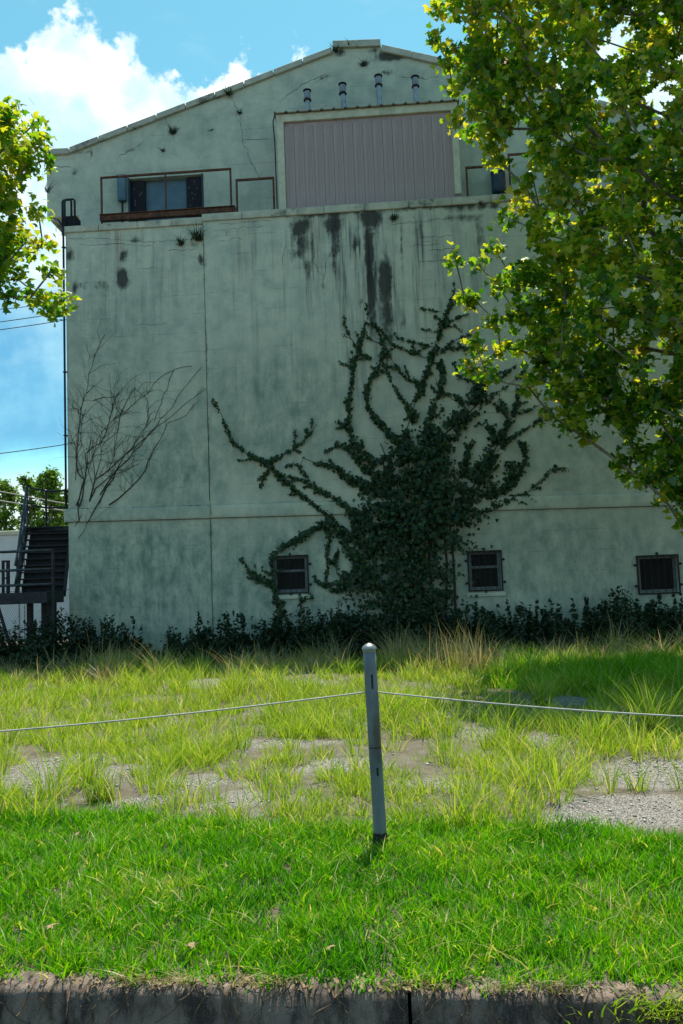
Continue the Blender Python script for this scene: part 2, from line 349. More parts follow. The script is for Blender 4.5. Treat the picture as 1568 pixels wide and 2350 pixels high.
# kerb stones, worn and uneven
kerb = empty('kerb', (0, 3.5, -.16), kind='structure')
joints = [-6.1, -4.5, -2.95, -1.42, P(939, 2262, 3.58).x, 1.42, 2.95, 4.5, 6.0]
for a, b in zip(joints[:-1], joints[1:]):
    nx = 44; prof = [(-.012, -.24), (-.008, -.19), (-.005, -.14), (0, -.09), (.004, -.045), (.010, -.016), (.030, -.002), (.09, 0), (.15, -.002), (.16, -.08)]
    V = []
    for i in range(nx+1):
        x = a + .007 + (b - a - .014)*i/nx
        for j, (dy, dz) in enumerate(prof):
            k = Vector((x*4, j*.9, a)); ch = mnoise.noise(k)*.012 + mnoise.noise(k*4)*.006
            chip = max(0, mnoise.noise(Vector((x*2.7, 3.3, 0))) - .1)*.05 if 4 <= j <= 6 else 0
            V.append((x, kerb_y(x) + dy + ch + chip, dz + ch*.6 - chip*.8))
    n = len(prof); i = (np.arange(nx)[:, None]*n + np.arange(n-1)).ravel(); F = np.stack([i, i+n, i+n+1, i+1], 1)
    ends = [np.array([list(range(n))]), np.array([list(range(nx*n+n-1, nx*n-1, -1))])]
    link('kerb_stone', mesh_np('kerb_stone', V, [F]+ends), M['kerb'], kerb)

# ------------------------------------------------------------------ building
bld = empty('abandoned_building', (0, YW, 0), label='tall derelict cream stucco hall with stained windowless front and stepped gable', cat='building')
def stains_and_shade(X, Z, Y):
    "how strongly each stain or painted-in shade sits at points of a wall"
    S = {k: np.zeros_like(X) for k in ('mould_and_shade', 'streak', 'algae_and_shade', 'rust')}
    def blob(k, u, v, ru, rv, a=1., hard=1.):
        c = P(u, v, Y); sc_ = Y/FOC
        q = np.exp(-(((X-c.x)/(ru*sc_))**2 + ((Z-c.z)/(rv*sc_))**2)**hard); S[k] = np.maximum(S[k], a*q)
    for b in [(690, 520, 26, 26, .75), (692, 565, 16, 42, .62), (765, 515, 26, 28, .7), (772, 560, 12, 34, .5), (850, 500, 30, 30, .85), (848, 570, 12, 66, .85), (816, 556, 9, 22, .6), (905, 500, 13, 10, .7),
              (852, 665, 10, 120, .8), (884, 645, 18, 70, .8), (890, 730, 15, 75, .66), (765, 590, 8, 70, .5), (668, 560, 7, 60, .5), (920, 560, 8, 70, .45), (716, 560, 6, 60, .45), (826, 690, 6, 18, .6), (925, 740, 9, 22, .45), (284, 585, 13, 20, .65), (283, 640, 17, 30, .85), (160, 585, 13, 22, .65),
              (168, 662, 5, 22, .7), (460, 595, 9, 18, .6), (190, 655, 20, 14, .4), (240, 655, 40, 16, .35), (270, 818, 18, 5, .7), (200, 820, 50, 4, .5), (310, 552, 16, 10, .5), (520, 530, 50, 10, .35),
              (705, 600, 10, 90, .45), (740, 640, 8, 60, .35), (960, 520, 30, 40, .3), (1100, 540, 14, 60, .35), (1060, 500, 60, 12, .45), (440, 560, 30, 14, .45),
              (900, 128, 44, 13, .85), (890, 165, 24, 8, .55), (835, 147, 14, 6, .75), (742, 178, 22, 8, .45), (780, 122, 14, 12, .6), (960, 178, 30, 6, .4), (860, 118, 18, 14, .5),
              (485, 298, 12, 4, .6), (397, 300, 9, 12, .75), (210, 350, 8, 14, .5), (170, 395, 14, 12, .45), (375, 345, 7, 5, .7), (300, 345, 20, 4, .4), (190, 350, 30, 6, .4)]: blob('mould_and_shade', *b)
    for u in np.arange(640, 1160, 26): blob('mould_and_shade', u, 492 - (u-640)*.045, 24, 8, .42 + .3*math.sin(u*1.7)**2)
    for v in np.arange(520, 1480, 22): blob('mould_and_shade', 465 + (v-500)*.0255, v, 7, 16, .22 + .2*math.sin(v*1.3)**2)
    for u in np.arange(160, 470, 30): blob('mould_and_shade', u, 530 - (u-160)*.06, 20, 6, .25 + .25*math.sin(u*2.3)**2)
    for b in [(850, 600, 200, 150, 1.15, 2), (850, 620, 260, 190, .95, 2), (780, 820, 180, 140, .62, 2), (300, 640, 180, 140, .55, 2), (600, 640, 120, 180, .6, 2), (1060, 640, 90, 160, .65, 2), (320, 1330, 170, 120, .35, 2), (560, 900, 70, 200, .35, 2)]: blob('streak', *b)
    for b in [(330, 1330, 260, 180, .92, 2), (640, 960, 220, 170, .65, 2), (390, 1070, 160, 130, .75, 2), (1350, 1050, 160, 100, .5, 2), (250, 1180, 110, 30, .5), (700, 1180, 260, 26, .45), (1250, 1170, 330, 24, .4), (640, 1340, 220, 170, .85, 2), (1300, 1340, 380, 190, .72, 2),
              (900, 1000, 120, 120, .4), (260, 800, 130, 180, .5, 2), (350, 440, 200, 60, .5, 2), (450, 300, 260, 60, .35, 2), (850, 190, 300, 50, .35, 2), (580, 430, 60, 60, .35), (1110, 420, 60, 40, .45)]: blob('algae_and_shade', *b)  # low blobs are algae plus the lower wall's teal shade, painted in
    for b in [(270, 545, 16, 60, .55), (300, 560, 8, 60, .35), (560, 540, 10, 80, .4), (548, 620, 8, 60, .25), (720, 545, 20, 80, .3), (420, 510, 14, 12, .6), (255, 525, 14, 14, .7), (370, 515, 60, 8, .5), (1250, 560, 14, 60, .3), (1535, 1385, 6, 24, .45)]: blob('rust', *b)
    return S
def wall_grid(x0, x1, z0, z1, y, holes=(), step=.11, depth=.22):
    "a wall face with real openings and their reveals"
    def cuts(a, b, edges):
        e = sorted({a, b, *[v for v in edges if a < v < b]}); o = [e[0]]
        for p, q in zip(e[:-1], e[1:]): k = max(1, round((q-p)/step)); o += [p + (q-p)*i/k for i in range(1, k+1)]
        return np.array(o)
    xs = cuts(x0, x1, [h for H in holes for h in H[:2]]); zs = cuts(z0, z1, [h for H in holes for h in H[2:]])
    X, Z, F = grid(xs, zs); keep = np.ones(len(F), bool)
    cx, cz = X[F].mean(1), Z[F].mean(1)
    for a, b, c, d_ in holes: keep &= ~((cx > a) & (cx < b) & (cz > c) & (cz < d_))
    V = np.stack([X, np.full_like(X, y), Z], 1); S = stains_and_shade(X, Z, y); F = F[keep]; R_ = []; EV = []
    for a, b, c, d_ in holes:
        k = len(V) + len(EV)
        EV += [(a, y, c), (b, y, c), (b, y, d_), (a, y, d_), (a, y+depth, c), (b, y+depth, c), (b, y+depth, d_), (a, y+depth, d_)]
        R_ += [[k, k+1, k+5, k+4], [k+1, k+2, k+6, k+5], [k+2, k+3, k+7, k+6], [k+3, k, k+4, k+7]]
    if EV:
        V = np.concatenate([V, np.array(EV)]); F = np.concatenate([F, np.array(R_)])
        S = {k: np.concatenate([a, np.full(len(EV), .15)]) for k, a in S.items()}
    return V, F, S
SEAM, WL, WR = -4.69, -8.45, 8.3
YL = YW + .07                                            # the left bay stands 7 cm back
wins = [(-3.10, -2.24, 1.50, 2.40), (1.83, 2.62, 1.38, 2.32), (5.98, 6.93, 1.15, 2.04)]
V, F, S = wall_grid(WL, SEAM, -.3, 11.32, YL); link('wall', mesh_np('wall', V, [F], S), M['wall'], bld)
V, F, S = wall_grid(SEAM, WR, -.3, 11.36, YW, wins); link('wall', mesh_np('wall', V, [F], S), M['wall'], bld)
b = MB(); b.quad((SEAM, YW, -.3), (SEAM, YL, -.3), (SEAM, YL, 11.36), (SEAM, YW, 11.36)); b.build('wall_return', M['wall'], bld)
b = MB(); b.box(WL+.001, SEAM, YL+.3, 48, -.3, 11.25).box(SEAM, WR, YW+.3, 48, -.3, 11.27); b.quad((WL, YL, -.3), (WL, YL+.31, -.3), (WL, YL+.31, 11.32), (WL, YL, 11.32)); b.build('side_wall', M['wall'], bld)
MB().prism([(SEAM-.034, 3.92), (SEAM+.002, 3.92), (SEAM+.001, 11.3), (SEAM-.024, 11.3)], YL-.006, YL+.02).build('wall_joint', M['crack'], bld); MB().prism([(SEAM-.030, 0), (SEAM+.002, 0), (SEAM+.001, 3.44), (SEAM-.028, 3.44)], YL-.006, YL+.02).build('wall_joint', M['crack'], bld)
# parapet caps in lengths
def caps(x0, x1, n, z0, z1, y0, y1):
    e = np.linspace(x0, x1, n+1) + np.array([0, *rng.normal(0, .08, n-1), 0])
    for a, c in zip(e[:-1], e[1:]): MB().box(a+.004, c-.004, y0 + rng.normal(0, .004), y1, z0, z1 + rng.normal(0, .006)).build('parapet_stone', M['parapet_cap'], bld, bevel=.014)
caps(WL-.03, SEAM-.004, 4, 11.32, 11.50, YL-.045, YL+.34)
caps(SEAM-.03, WR+.03, 12, 11.36, 11.56, YW-.05, YW+.34)
# string course, falling slightly to the right as the photograph shows
def band(x0, x1, y, extra=0):
    z = lambda x: 3.53 - .0165*(x - WL)
    X, T_, F = grid(np.linspace(x0, x1, max(2, int((x1-x0)/.12))), np.array([-.12, 0, .012, .09, .17, .25, .333, .345, .46]))
    Z_ = z(X) + np.clip(T_, 0, .345); Y_ = np.select([(T_ < -.01) | (T_ > .4), (T_ < .005) | (T_ > .34)], [np.full_like(X, y+.01), np.full_like(X, y-.045-extra)], y-.055-extra)
    S = stains_and_shade(X, Z_, y); S['mould_and_shade'] = np.maximum(S['mould_and_shade'], np.where(T_ > .34, .42, np.where(T_ < .005, .75, .08)))  # shadow gap along the lower edge painted in; upper edge only darker
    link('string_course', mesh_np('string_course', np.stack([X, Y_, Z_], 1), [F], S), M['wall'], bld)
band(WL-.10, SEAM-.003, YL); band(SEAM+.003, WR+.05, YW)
# gable wall over the roof ledge
GX0, GX1 = -9.42, 8.5
roofline = [(GX0, 14.30), (-8.74, 14.28), (-1.13, 16.68), (-1.125, 16.88), (.215, 16.80), (.22, 16.64), (1.9, 16.12), (6.42, 14.36), (7.75, 13.92), (GX1, 13.9)]
rx, rz = np.array(roofline).T
door = (-7.08, -4.92, 11.3, 13.30)
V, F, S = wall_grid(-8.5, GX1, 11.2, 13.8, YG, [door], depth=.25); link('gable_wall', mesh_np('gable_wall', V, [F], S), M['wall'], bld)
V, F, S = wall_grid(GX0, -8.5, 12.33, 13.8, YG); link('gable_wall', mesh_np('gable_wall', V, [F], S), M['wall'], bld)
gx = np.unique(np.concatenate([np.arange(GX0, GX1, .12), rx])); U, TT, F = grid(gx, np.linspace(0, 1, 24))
Zg = 13.8 + TT*(np.interp(U, rx, rz) - 13.8); link('gable_wall', mesh_np('gable_wall', np.stack([U, np.full_like(U, YG), Zg], 1), [F], stains_and_shade(U, Zg, YG)), M['wall'], bld)
b = MB(); b.prism([(GX0, 12.33)] + [(x, z-.12) for x, z in roofline if z < 16.75] + [(GX1, 11.2), (-8.5, 11.2), (-8.5, 12.33)], YG+.3, 48); b.build('roof', M['coping'], bld)
b = MB(); b.box(GX0, GX0+.02, YG+.001, YG+.31, 12.33, 14.29).box(GX0, -8.5, YG+.001, YG+.31, 12.331, 12.36); b.build('gable_return', M['wall'], bld)
def coping(a, c, n, th=.17, lift=0):
    a, c = Vector((a[0], 0, a[1])), Vector((c[0], 0, c[1])); ts = np.linspace(0, 1, n+1)
    for p, q in zip(ts[:-1], ts[1:]):
        A, C_ = a.lerp(c, p + .002), a.lerp(c, q - .002); dz = rng.normal(0, .006)
        MB().prism([(A.x, A.z-th+.03+dz), (C_.x, C_.z-th+.03+dz), (C_.x, C_.z+.03+dz), (A.x, A.z+.03+dz)], YG-.09+rng.normal(0, .006), YG+.36).build('coping_stone', M['coping'], bld, bevel=.012)
coping((GX0-.04, 14.30), (-8.76, 14.28), 1); coping((-8.74, 14.28), (-1.15, 16.68), 9); coping((-1.13, 16.86), (.215, 16.80), 2, .2); coping((.24, 16.64), (1.9, 16.12), 2, .2); coping((1.91, 16.12), (7.75, 13.94), 7); coping((7.76, 13.94), (GX1+.03, 13.92), 1)
# the shuttered opening behind the long rail
op = MB().box(-7.07, -4.93, YG+.22, YG+.25, 11.31, 13.29).build('shutter_panel', M['blue_panel'], bld)
for x0, x1 in ((-7.0, -6.62), (-5.43, -5.0)):
    lo = MB().box(x0, x1, YG+.10, YG+.2, 11.32, 13.27).build('dark_screen', M['louver_black'], bld, bevel=.006); hb_ = MB()
    for i in range(11):
        cx_, cz_ = rng.uniform(x0+.06, x1-.06), rng.uniform(12.1, 13.2); hb_.box(cx_-.012, cx_+.012, YG+.094, YG+.1005, cz_-rng.uniform(.01, .05), cz_+.015)
    tag(hb_.build('peeling_paint', M['window_frame'], lo), kind='stuff')
for x0 in (-4.97, -7.07): MB().box(x0, x0+.037, YG-.03, YG+.2, 11.32, 13.31).build('door_jamb', M['box_blue'], bld, bevel=.005)
MB().tube([(-9.30, YG-.05, 12.30), (-9.05, 22.3, 12.08), (-8.66, 21.62, 11.72), (-8.495, 21.53, 11.45), (-8.495, 21.53, 8), (-8.495, 21.53, 3.95)], .028, 10).build('downpipe', M['dark_steel'], bld, smooth=True)
for z in (10.9, 9.2, 7.5, 5.8, 4.3): MB().box(-8.535, -8.44, 21.49, 21.585, z, z+.03).build('pipe_clip', M['dark_steel'], bld, bevel=.004)

# windows
def window(x0, x1, z0, z1, split, sill):
    "reveal > frame, sash, pane; security grille bolted on the wall face"
    y = YW; w = MB()
    w.box(x0-.01, x1+.01, y+.20, y+.22, z0-.01, z1+.01); win = w.build('window', M['room_dark'], bld)
    f = MB(); t_ = .075
    f.box(x0, x0+t_, y+.09, y+.16, z0, z1).box(x1-t_, x1, y+.09, y+.16, z0, z1).box(x0+t_, x1-t_, y+.092, y+.16, z0, z0+t_).box(x0+t_, x1-t_, y+.092, y+.16, z1-t_*.7, z1); f.build('frame', M['window_frame'], win, bevel=.005)
    if split:
        zm = z0 + (z1-z0)*.60; MB().box(x0+t_, x1-t_, y+.085, y+.15, zm-.03, zm+.035).build('meeting_rail', M['window_frame'], win, bevel=.005)
        MB().box(x0+t_, x1-t_, y+.13, y+.136, zm+.03, z1-t_*.7).build('pane', M['glass'], win); MB().box(x0+t_, x1-t_, y+.118, y+.124, z0+t_, zm-.03).build('pane', M['glass'], win)
    else: MB().box(x0+t_, x1-t_, y+.13, y+.136, z0+t_, z1-t_*.7).build('pane', M['glass'], win)
    g = MB(); e = .035; o = .02
    g.bar((x0-o, y-.03, z0-o), (x1+o, y-.03, z0-o), e).bar((x0-o, y-.03, z1+o), (x1+o, y-.03, z1+o), e).bar((x0-o, y-.03, z0-o-.017), (x0-o, y-.03, z1+o+.017), e*.98).bar((x1+o, y-.03, z0-o-.017), (x1+o, y-.03, z1+o+.017), e*.98)
    g.build('grille_frame', M['grille'], win, bevel=.004)
    nb = 6
    for i in range(1, nb): x = x0 + (x1-x0)*i/nb; MB().tube([(x, y-.03, z0-o), (x, y-.03, z1+o)], .0065, 6).build('bar', M['grille'], win)
    for bx, bz in ((x0-.075, z0+.18), (x0-.075, z1-.2), (x1+.075, z0+.18), (x1+.075, z1-.2), ((x0+x1)/2, z1+.075), ((x0+x1)/2, z0-.07)):
        MB().box(bx-.028, bx+.028, y-.045, y-.002, bz-.028, bz+.028).bar((bx, y-.025, bz), (min(max(bx, x0-o), x1+o), y-.025, min(max(bz, z0-o), z1+o)), .016).build('anchor_bolt', M['grille'], win, bevel=.005)
    if sill: MB().box(x0-.09, x1+.09, y-.05, y+.1, z0-.17, z0-.075).build('sill', M['wall'], win, bevel=.01)
window(*wins[0], True, True); window(*wins[1], True, True); window(*wins[2], False, False)

# cracks: thin dark fissures in the render
def crack(pts, Y, w=.012, name='crack'):
    q = [P(u, v, Y) for u, v in pts]; L = []; 
    for a, c in zip(q[:-1], q[1:]):
        n = max(2, int((c-a).length/.09)); L += [a.lerp(c, i/n) + Vector((random.gauss(0, .018), 0, random.gauss(0, .018))) for i in range(n)]
    L.append(q[-1]); b = MB(); n = len(L)
    for i, p in enumerate(L):
        d_ = (L[min(i+1, n-1)] - L[max(i-1, 0)]).normalized(); s = Vector((-d_.z, 0, d_.x))*w*random.uniform(.3, 1)*(1 if 0 < i < n-1 else .2)
        b.v += [(p.x+s.x, Y-.003, p.z+s.z), (p.x-s.x, Y-.003, p.z-s.z)]
    b.f = [[2*i, 2*i+1, 2*i+3, 2*i+2] for i in range(n-1)]
    return b.build(name, M['crack'], bld)
for pts in ([(528, 218), (548, 255), (560, 330), (575, 370), (598, 415)], [(375, 262), (392, 298), (400, 322)], [(205, 335), (212, 355), (200, 372)], [(110, 385), (165, 383)], [(560, 320), (620, 318)], [(720, 192), (745, 176), (770, 172)],
            [(330, 325), (300, 345), (270, 360)], [(915, 175), (970, 180), (1010, 176)], [(760, 165), (700, 190), (640, 232)]): crack(pts, YG, .008)
for pts in ([(318, 616), (358, 615)], [(310, 746), (385, 743)], [(490, 530), (560, 522), (610, 520)], [(500, 552), (560, 548)], [(610, 560), (615, 585)], [(960, 545), (1040, 540)], [(985, 575), (1050, 568)], [(1100, 560), (1103, 620)], [(900, 515), (980, 506), (1040, 500)],
            [(720, 600), (745, 640), (750, 600), (765, 560)], [(500, 515), (630, 505)], [(940, 565), (1010, 558)], [(960, 600), (1030, 596)], [(655, 560), (648, 610)]): crack(pts, YW if pts[0][0] > 470 else YL, .0065)
for pts in ([(155, 545), (250, 548), (330, 555), (410, 552), (460, 545)], [(180, 562), (290, 560), (350, 565)], [(380, 575), (455, 572)], [(200, 780), (205, 840)], [(160, 1168), (300, 1164), (478, 1160)]): crack(pts, YL, .006)

# ------------------------------------------------------------------ metal clad plant room on the ledge
PX0, PX1, PZ0, PZ1 = -2.68, 2.16, 11.58, 14.34
shed = empty('plant_room', (-.26, 21.85, 11.3), label='mauve ribbed metal plant room with cream trim high on the ledge', cat='plant room')
MB().box(PX0+.02, PX1-.02, 21.80, YG, 11.3, PZ1-.09).build('core', M['siding'], shed)
n = 17; wp = (PX1-PX0-.36)/n; me = None
pm = MB().prism([(0, 0), (wp-.012, 0), (wp-.012, 2.36), (0, 2.36)], -.012, .03); pm.box(wp*.30, wp*.30+.022, -.024, -.012, .001, 2.358).box(wp*.62, wp*.62+.022, -.020, -.012, .001, 2.358); pme = pm.mesh('siding_panel', bevel=.003); pme.materials.append(M['siding'])
for i in range(n):
    o = link('siding_panel', pme, None, shed); o.location = Vector((PX0+.2+i*wp, 21.79 + rng.normal(0, .003), 11.62)); 
MB().box(PX0, PX0+.19, 21.72, 21.80, 11.56, PZ1-.10).build('corner_trim', M['cream_trim'], shed, bevel=.008)
MB().box(PX1-.17, PX1, 21.72, 21.80, 11.78, PZ1-.10).build('corner_trim', M['cream_trim'], shed, bevel=.008)
MB().box(PX0-.005, PX1+.005, 21.715, 21.80, PZ1-.25, PZ1-.03).build('fascia', M['cream_trim'], shed, bevel=.008)
b = MB(); xx = np.arange(PX0-.06, PX1+.07, .04); prof = [(x, PZ1-.02 + (.035 if (i % 8) in (0, 1) else 0.)) for i, x in enumerate(xx)]
b.prism(prof + [(x, z-.02) for x, z in reversed(prof)], 21.64, YG-.01); b.build('roof_sheet', M['roof_sheet'], shed)
for i, (x, zt) in enumerate(((-1.85, 15.22), (-.87, 15.33), (.12, 15.49), (1.12, 15.38))):
    p = MB().tube([(x, 22.2, PZ1-.05), (x-.01, 22.2, zt-.25)], .068, 16).build('vent_pipe', M['galvanised'], shed, smooth=False)
    c = MB(); c.lathe((x-.01, 22.2, zt-.30), [(.105, 0), (.112, .012), (.105, .03), (.06, .04), (.06, .27), (.115, .28), (.115, .30), (.02, .325)], 16); c.build('vent_cap', M['dark_steel'], p)
    c = MB(); c.lathe((x-.01, 22.2, zt-.25), [(.085, 0), (.09, .01), (.09, .20), (.085, .21)], 16); c.build('cap_band', M['cap_metal'], p)
    MB().lathe((x, 22.2, PZ1-.02), [(.13, 0), (.12, .05), (.072, .08)], 14).build('flashing', M['galvanised'], p)

# ------------------------------------------------------------------ rails, ladder and boxes on the ledge
def rail(label, x0, x1, z0, z1, y, mids=(), beam=False, dz=0.):
    r_ = empty('guard_rail', ((x0+x1)/2, y, z0), label=label, cat='railing', group='rusty rails along the roof ledge')
    MB().bar((x0-.028, y, z1), (x1+.028, y, z1+dz), .056).build('top_rail', M['rust_metal'], r_, bevel=.008)
    for i, x in enumerate((x0, *mids, x1)): MB().bar((x, y, z0), (x, y, z1 + dz*(x-x0)/(x1-x0) - .028), .05 if x in (x0, x1) else .04).build('post', M['rust_metal'], r_, bevel=.006)
    if beam:
        MB().box(x0-.03, x1+.12, y-.10, y+.05, z0+.19, z0+.34).build('base_beam', M['rust_metal'], r_, bevel=.01)
        MB().box(x0-.03, x1+.12, y-.14, y+.06, z0+.341, z0+.36).build('beam_flange', M['rust_metal'], r_, bevel=.006)
rail('long rusty guard rail over a rusted beam before the dark shutters', -7.53, -3.98, 11.48, 12.92, 21.80, (-5.76,), True)
rail('small rusty rail frame between long rail and plant room', -3.83, -2.83, 11.3, 12.62, 21.86)
rail('low rusty rail frame right of the plant room', 2.33, 3.31, 11.3, 12.53, 21.86)
rail('taller rusty rail frame half hidden by the tree, beyond the low one', 3.46, 6.3, 11.3, 12.82, 21.88, (4.9,))
lad = empty('roof_ladder', (-8.45, 21.7, 11.3), label='black steel hoop handrails of the roof ladder at the left corner', cat='ladder')
for x0, x1, zt, y in ((-8.69, -8.44, 12.45, 21.98), (-8.55, -8.27, 12.36, 21.78)):
    MB().tube([(x0, y, 11.45), (x0, y, zt-.05), (x0+.03, y, zt-.01), (x0+.06, y, zt), (x1-.06, y, zt), (x1-.03, y, zt-.01), (x1, y, zt-.05), (x1, y, 11.45)], .030, 8).build('hoop', M['dark_steel'], lad, smooth=True)
MB().box(-8.60, -8.30, 21.95, 22.3, 11.3, 11.98).build('hatch_box', M['louver_black'], lad, bevel=.01)
def ebox(label, x0, x1, z0, z1, y0, y1, mat):
    e = empty('electric_box', ((x0+x1)/2, y1, z0), label=label, cat='electric box')
    MB().box(x0, x1, y0, y1, z0, z1).build('case', mat, e, bevel=.015); MB().box(x0+.03, x1-.03, y0-.015, y0+.001, z0+.05, z1-.05).build('cover', mat, e, bevel=.006)
    MB().box(x0-.015, x1+.015, y0-.03, y1, z1+.001, z1+.03).build('hood', mat, e, bevel=.006); MB().tube([((x0+x1)/2, (y0+y1)/2, z0), ((x0+x1)/2, (y0+y1)/2, 11.3)], .03, 8).build('conduit', M['dark_steel'], e)
ebox('blue-grey electric box on the gable wall left of the shutters', -7.34, -7.10, 12.62, 13.33, YG-.16, YG-.001, M['blue_panel'])
ebox('dark blue electric box inside the low rail right of the plant room', 3.08, 3.42, 12.15, 12.70, YG-.2, YG-.001, M['box_blue'])
MB().tube([(PX0-.05, 21.75, 14.3), (PX0-.09, 21.72, 14.1), (PX0-.06, 21.72, 13.5), (PX0-.05, 21.72, 11.6)], .018, 6).build('hanging_cable', M['cable_black'], shed)

# turret behind the roof
tw = empty('roof_turret', (4.1, 33.5, 0), label='red roofed turret with pointed finial showing behind the gable', cat='turret')
MB().box(1.6, 6.6, 31, 36, 0, 20.6).build('wall', M['brick_red'], tw)
b = MB(); b.v = [(1.3, 30.7, 20.6), (6.9, 30.7, 20.6), (6.9, 36.3, 20.6), (1.3, 36.3, 20.6), (4.1, 33.5, 23.35)]; b.f = [[0, 1, 4], [1, 2, 4], [2, 3, 4], [3, 0, 4], [3, 2, 1, 0]]; b.build('roof', M['red_tile'], tw)
MB().lathe((4.1, 33.5, 23.2), [(.34, 0), (.30, .1), (.10, .62), (.07, .72), (.15, .80), (.19, .90), (.15, 1.0), (.05, 1.06), (.01, 1.2)], 14).build('finial', M['red_tile'], tw, smooth=True)

# ------------------------------------------------------------------ outside stair
st = empty('metal_stair', (-9.5, 21.0, 0), label='black steel stair with landing rising beside the left wall', cat='staircase')
b0, t0 = Vector((-9.10, 21.3, 1.74)), Vector((-9.46, 22.75, 3.52)); hw = .57; ns = 10
sd = Vector((1, .24, 0)).normalized()
for i in range(1, ns+1):
    c = b0.lerp(t0, i/ns); MB().bar(c - sd*hw, c + sd*hw, .27, .035, up=(0, 0, 1)).build('tread', M['dark_steel'], st, bevel=.004)
    MB().bar(c - sd*(hw-.03) + Vector((.02, .10, -.095)), c + sd*(hw-.03) + Vector((.02, .10, -.095)), .02, .155).build('riser', M['dark_steel'], st)
for s in (-1, 1): MB().bar(b0 + sd*hw*s*1.03 - Vector((0, 0, .05)), t0 + sd*hw*s*1.03 - Vector((0, 0, .05)), .05, .26).build('stringer', M['dark_steel'], st, bevel=.006)
L0 = b0 - sd*hw; L1 = t0 - sd*hw
for h, nm in ((1.05, 'handrail'), (.58, 'mid_rail')):
    MB().tube([L0 + Vector((-.02, -.05, h-.35)), L0 + Vector((0, .05, h)), L1 + Vector((0, -.02, h+.12)), L1 + Vector((.10, .10, h+.05)), L1 + Vector((.34, .45, h)), L1 + Vector((1.3, .6, h))], .03, 8).build(nm, M['handrail_steel'], st, smooth=True)
for k in (.02, .34, .68, 1.): p = L0.lerp(L1, k); MB().tube([p - Vector((0, 0, .1)), p + Vector((0, 0, 1.05 + .1*k))], .026, 8).build('baluster', M['handrail_steel'], st)
p = L1 + Vector((.34, .45, 0)); MB().tube([p - Vector((0, 0, .1)), p + Vector((0, 0, 1.05))], .03, 8).build('baluster', M['dark_steel'], st)
MB().box(-10.15, WL-.12, 22.72, 24.2, 3.40, 3.52).build('upper_landing', M['dark_steel'], st, bevel=.01)
MB().box(-13.6, -8.50, 20.3, 21.35, 1.47, 1.75).build('lower_landing', M['dark_steel'], st, bevel=.01)
for z in (2.76, 2.30, 1.93): MB().tube([(-13.6, 20.33, z+.02), (-11, 20.33, z), (-8.36, 20.33, z)], .034, 8).build('landing_rail', M['handrail_steel'], st, smooth=True)
for x in (-8.36, -10.9, -13.2): MB().tube([(x, 20.33, 0), (x, 20.33, 2.78)], .036, 8).build('rail_post', M['dark_steel'], st)
for x, y in ((-8.6, 20.9), (-8.95, 21.2), (-9.35, 21.25), (-9.5, 22.9), (-11.2, 21.2), (-13, 21.2), (-8.8, 24.0), (-10.0, 24.0)): MB().bar((x, y, 0), (x, y, 1.47 if y < 22 else 3.4), .13).build('leg', M['dark_steel'], st, bevel=.006)
for a, c in (((-9.9, 20.6, 1.5), (-9.5, 20.6, .2)), ((-10.4, 20.6, 1.5), (-10.0, 20.6, .1))): MB().bar(a, c, .06).build('brace', M['dark_steel'], st)
MB().box(-10.02, -9.94, 21.34, 21.40, 1.75, 2.55).box(-10.14, -10.08, 21.34, 21.40, 1.75, 2.55).box(-10.14, -9.94, 21.335, 21.405, 2.55, 2.60).box(-10.14, -9.94, 21.335, 21.405, 2.12, 2.16).build('gate_frame', M['dark_steel'], st, bevel=.004)

# low white building and fence beyond the stair
wb = empty('white_building', (-20, 36, 0), label='low white flat roofed building beyond the stair at left', cat='building')
MB().box(-34, -8.6, 34, 46, -.2, 4.22).build('wall', M['white_block'], wb); MB().box(-34.1, -8.5, 33.9, 46.1, 4.221, 4.40).build('roof_edge', M['cream_trim'], wb, bevel=.02)
for x in np.arange(-32, -10, 2.4): MB().box(x, x+.02, 33.985, 34.01, 0, 4.2).build('wall_joint', M['crack'], wb)
fn = empty('chain_link_fence', (-12, 26, 0), label='thin chain link fence seen under the stair landing', cat='fence')
b = MB()
for i in range(150):
    x = -17.5 + i*.065
    for s in (1, -1):
        a, c = (x, 26, 0.02), (x + s*.9, 26, 1.82); b.bar(a, c, .005)
ch = b.build('chain_mesh', M['galvanised'], fn); tag(ch, kind='stuff')
for x in (-17, -14.4, -11.8, -9.2): MB().tube([(x, 26.03, 0), (x, 26.03, 1.9)], .03, 8).build('fence_post', M['galvanised'], fn)
MB().tube([(-17.5, 26.03, 1.84), (-8.6, 26.03, 1.84)], .02, 6).build('top_rail', M['galvanised'], fn)

# ------------------------------------------------------------------ overhead lines
def wire(label, a, c, Y0, Y1, r_, mat, sag=.25):
    A, C_ = P(*a, Y0), P(*c, Y1); d_ = C_ - A; A = A - d_*1.5; C_ = C_ + d_*1.2; L = (C_-A)
    pts = [A + L*i/16 + Vector((0, 0, -sag*4*(i/16)*(1-i/16) + sag)) for i in range(17)]
    o = MB().tube(pts, r_, 6).build('power_line', mat, smooth=True); tag(o, label, 'power line', 'overhead wires left of the building')
wire('topmost black overhead wire in the sky, just below the left tree', (0, 710), (140, 695), 45, 47, .022, M['cable_black'])
wire('middle of the three black wires below the left tree', (0, 739), (145, 718), 45, 47, .024, M['cable_black'])
wire('lowest of the three black wires below the left tree', (0, 757), (145, 736), 45, 47, .024, M['cable_black'])
wire('lone black overhead wire low in the sky above the white cloud', (0, 1041), (150, 1021), 45, 47, .024, M['cable_black'])
wire('upper pale wire sloping past the stair handrail', (0, 1128), (155, 1157), 27, 27.5, .020, M['cable_white'], .05)
wire('lower pale wire sloping past the stair handrail', (0, 1149), (150, 1173), 27, 27.5, .022, M['cable_white'], .05)

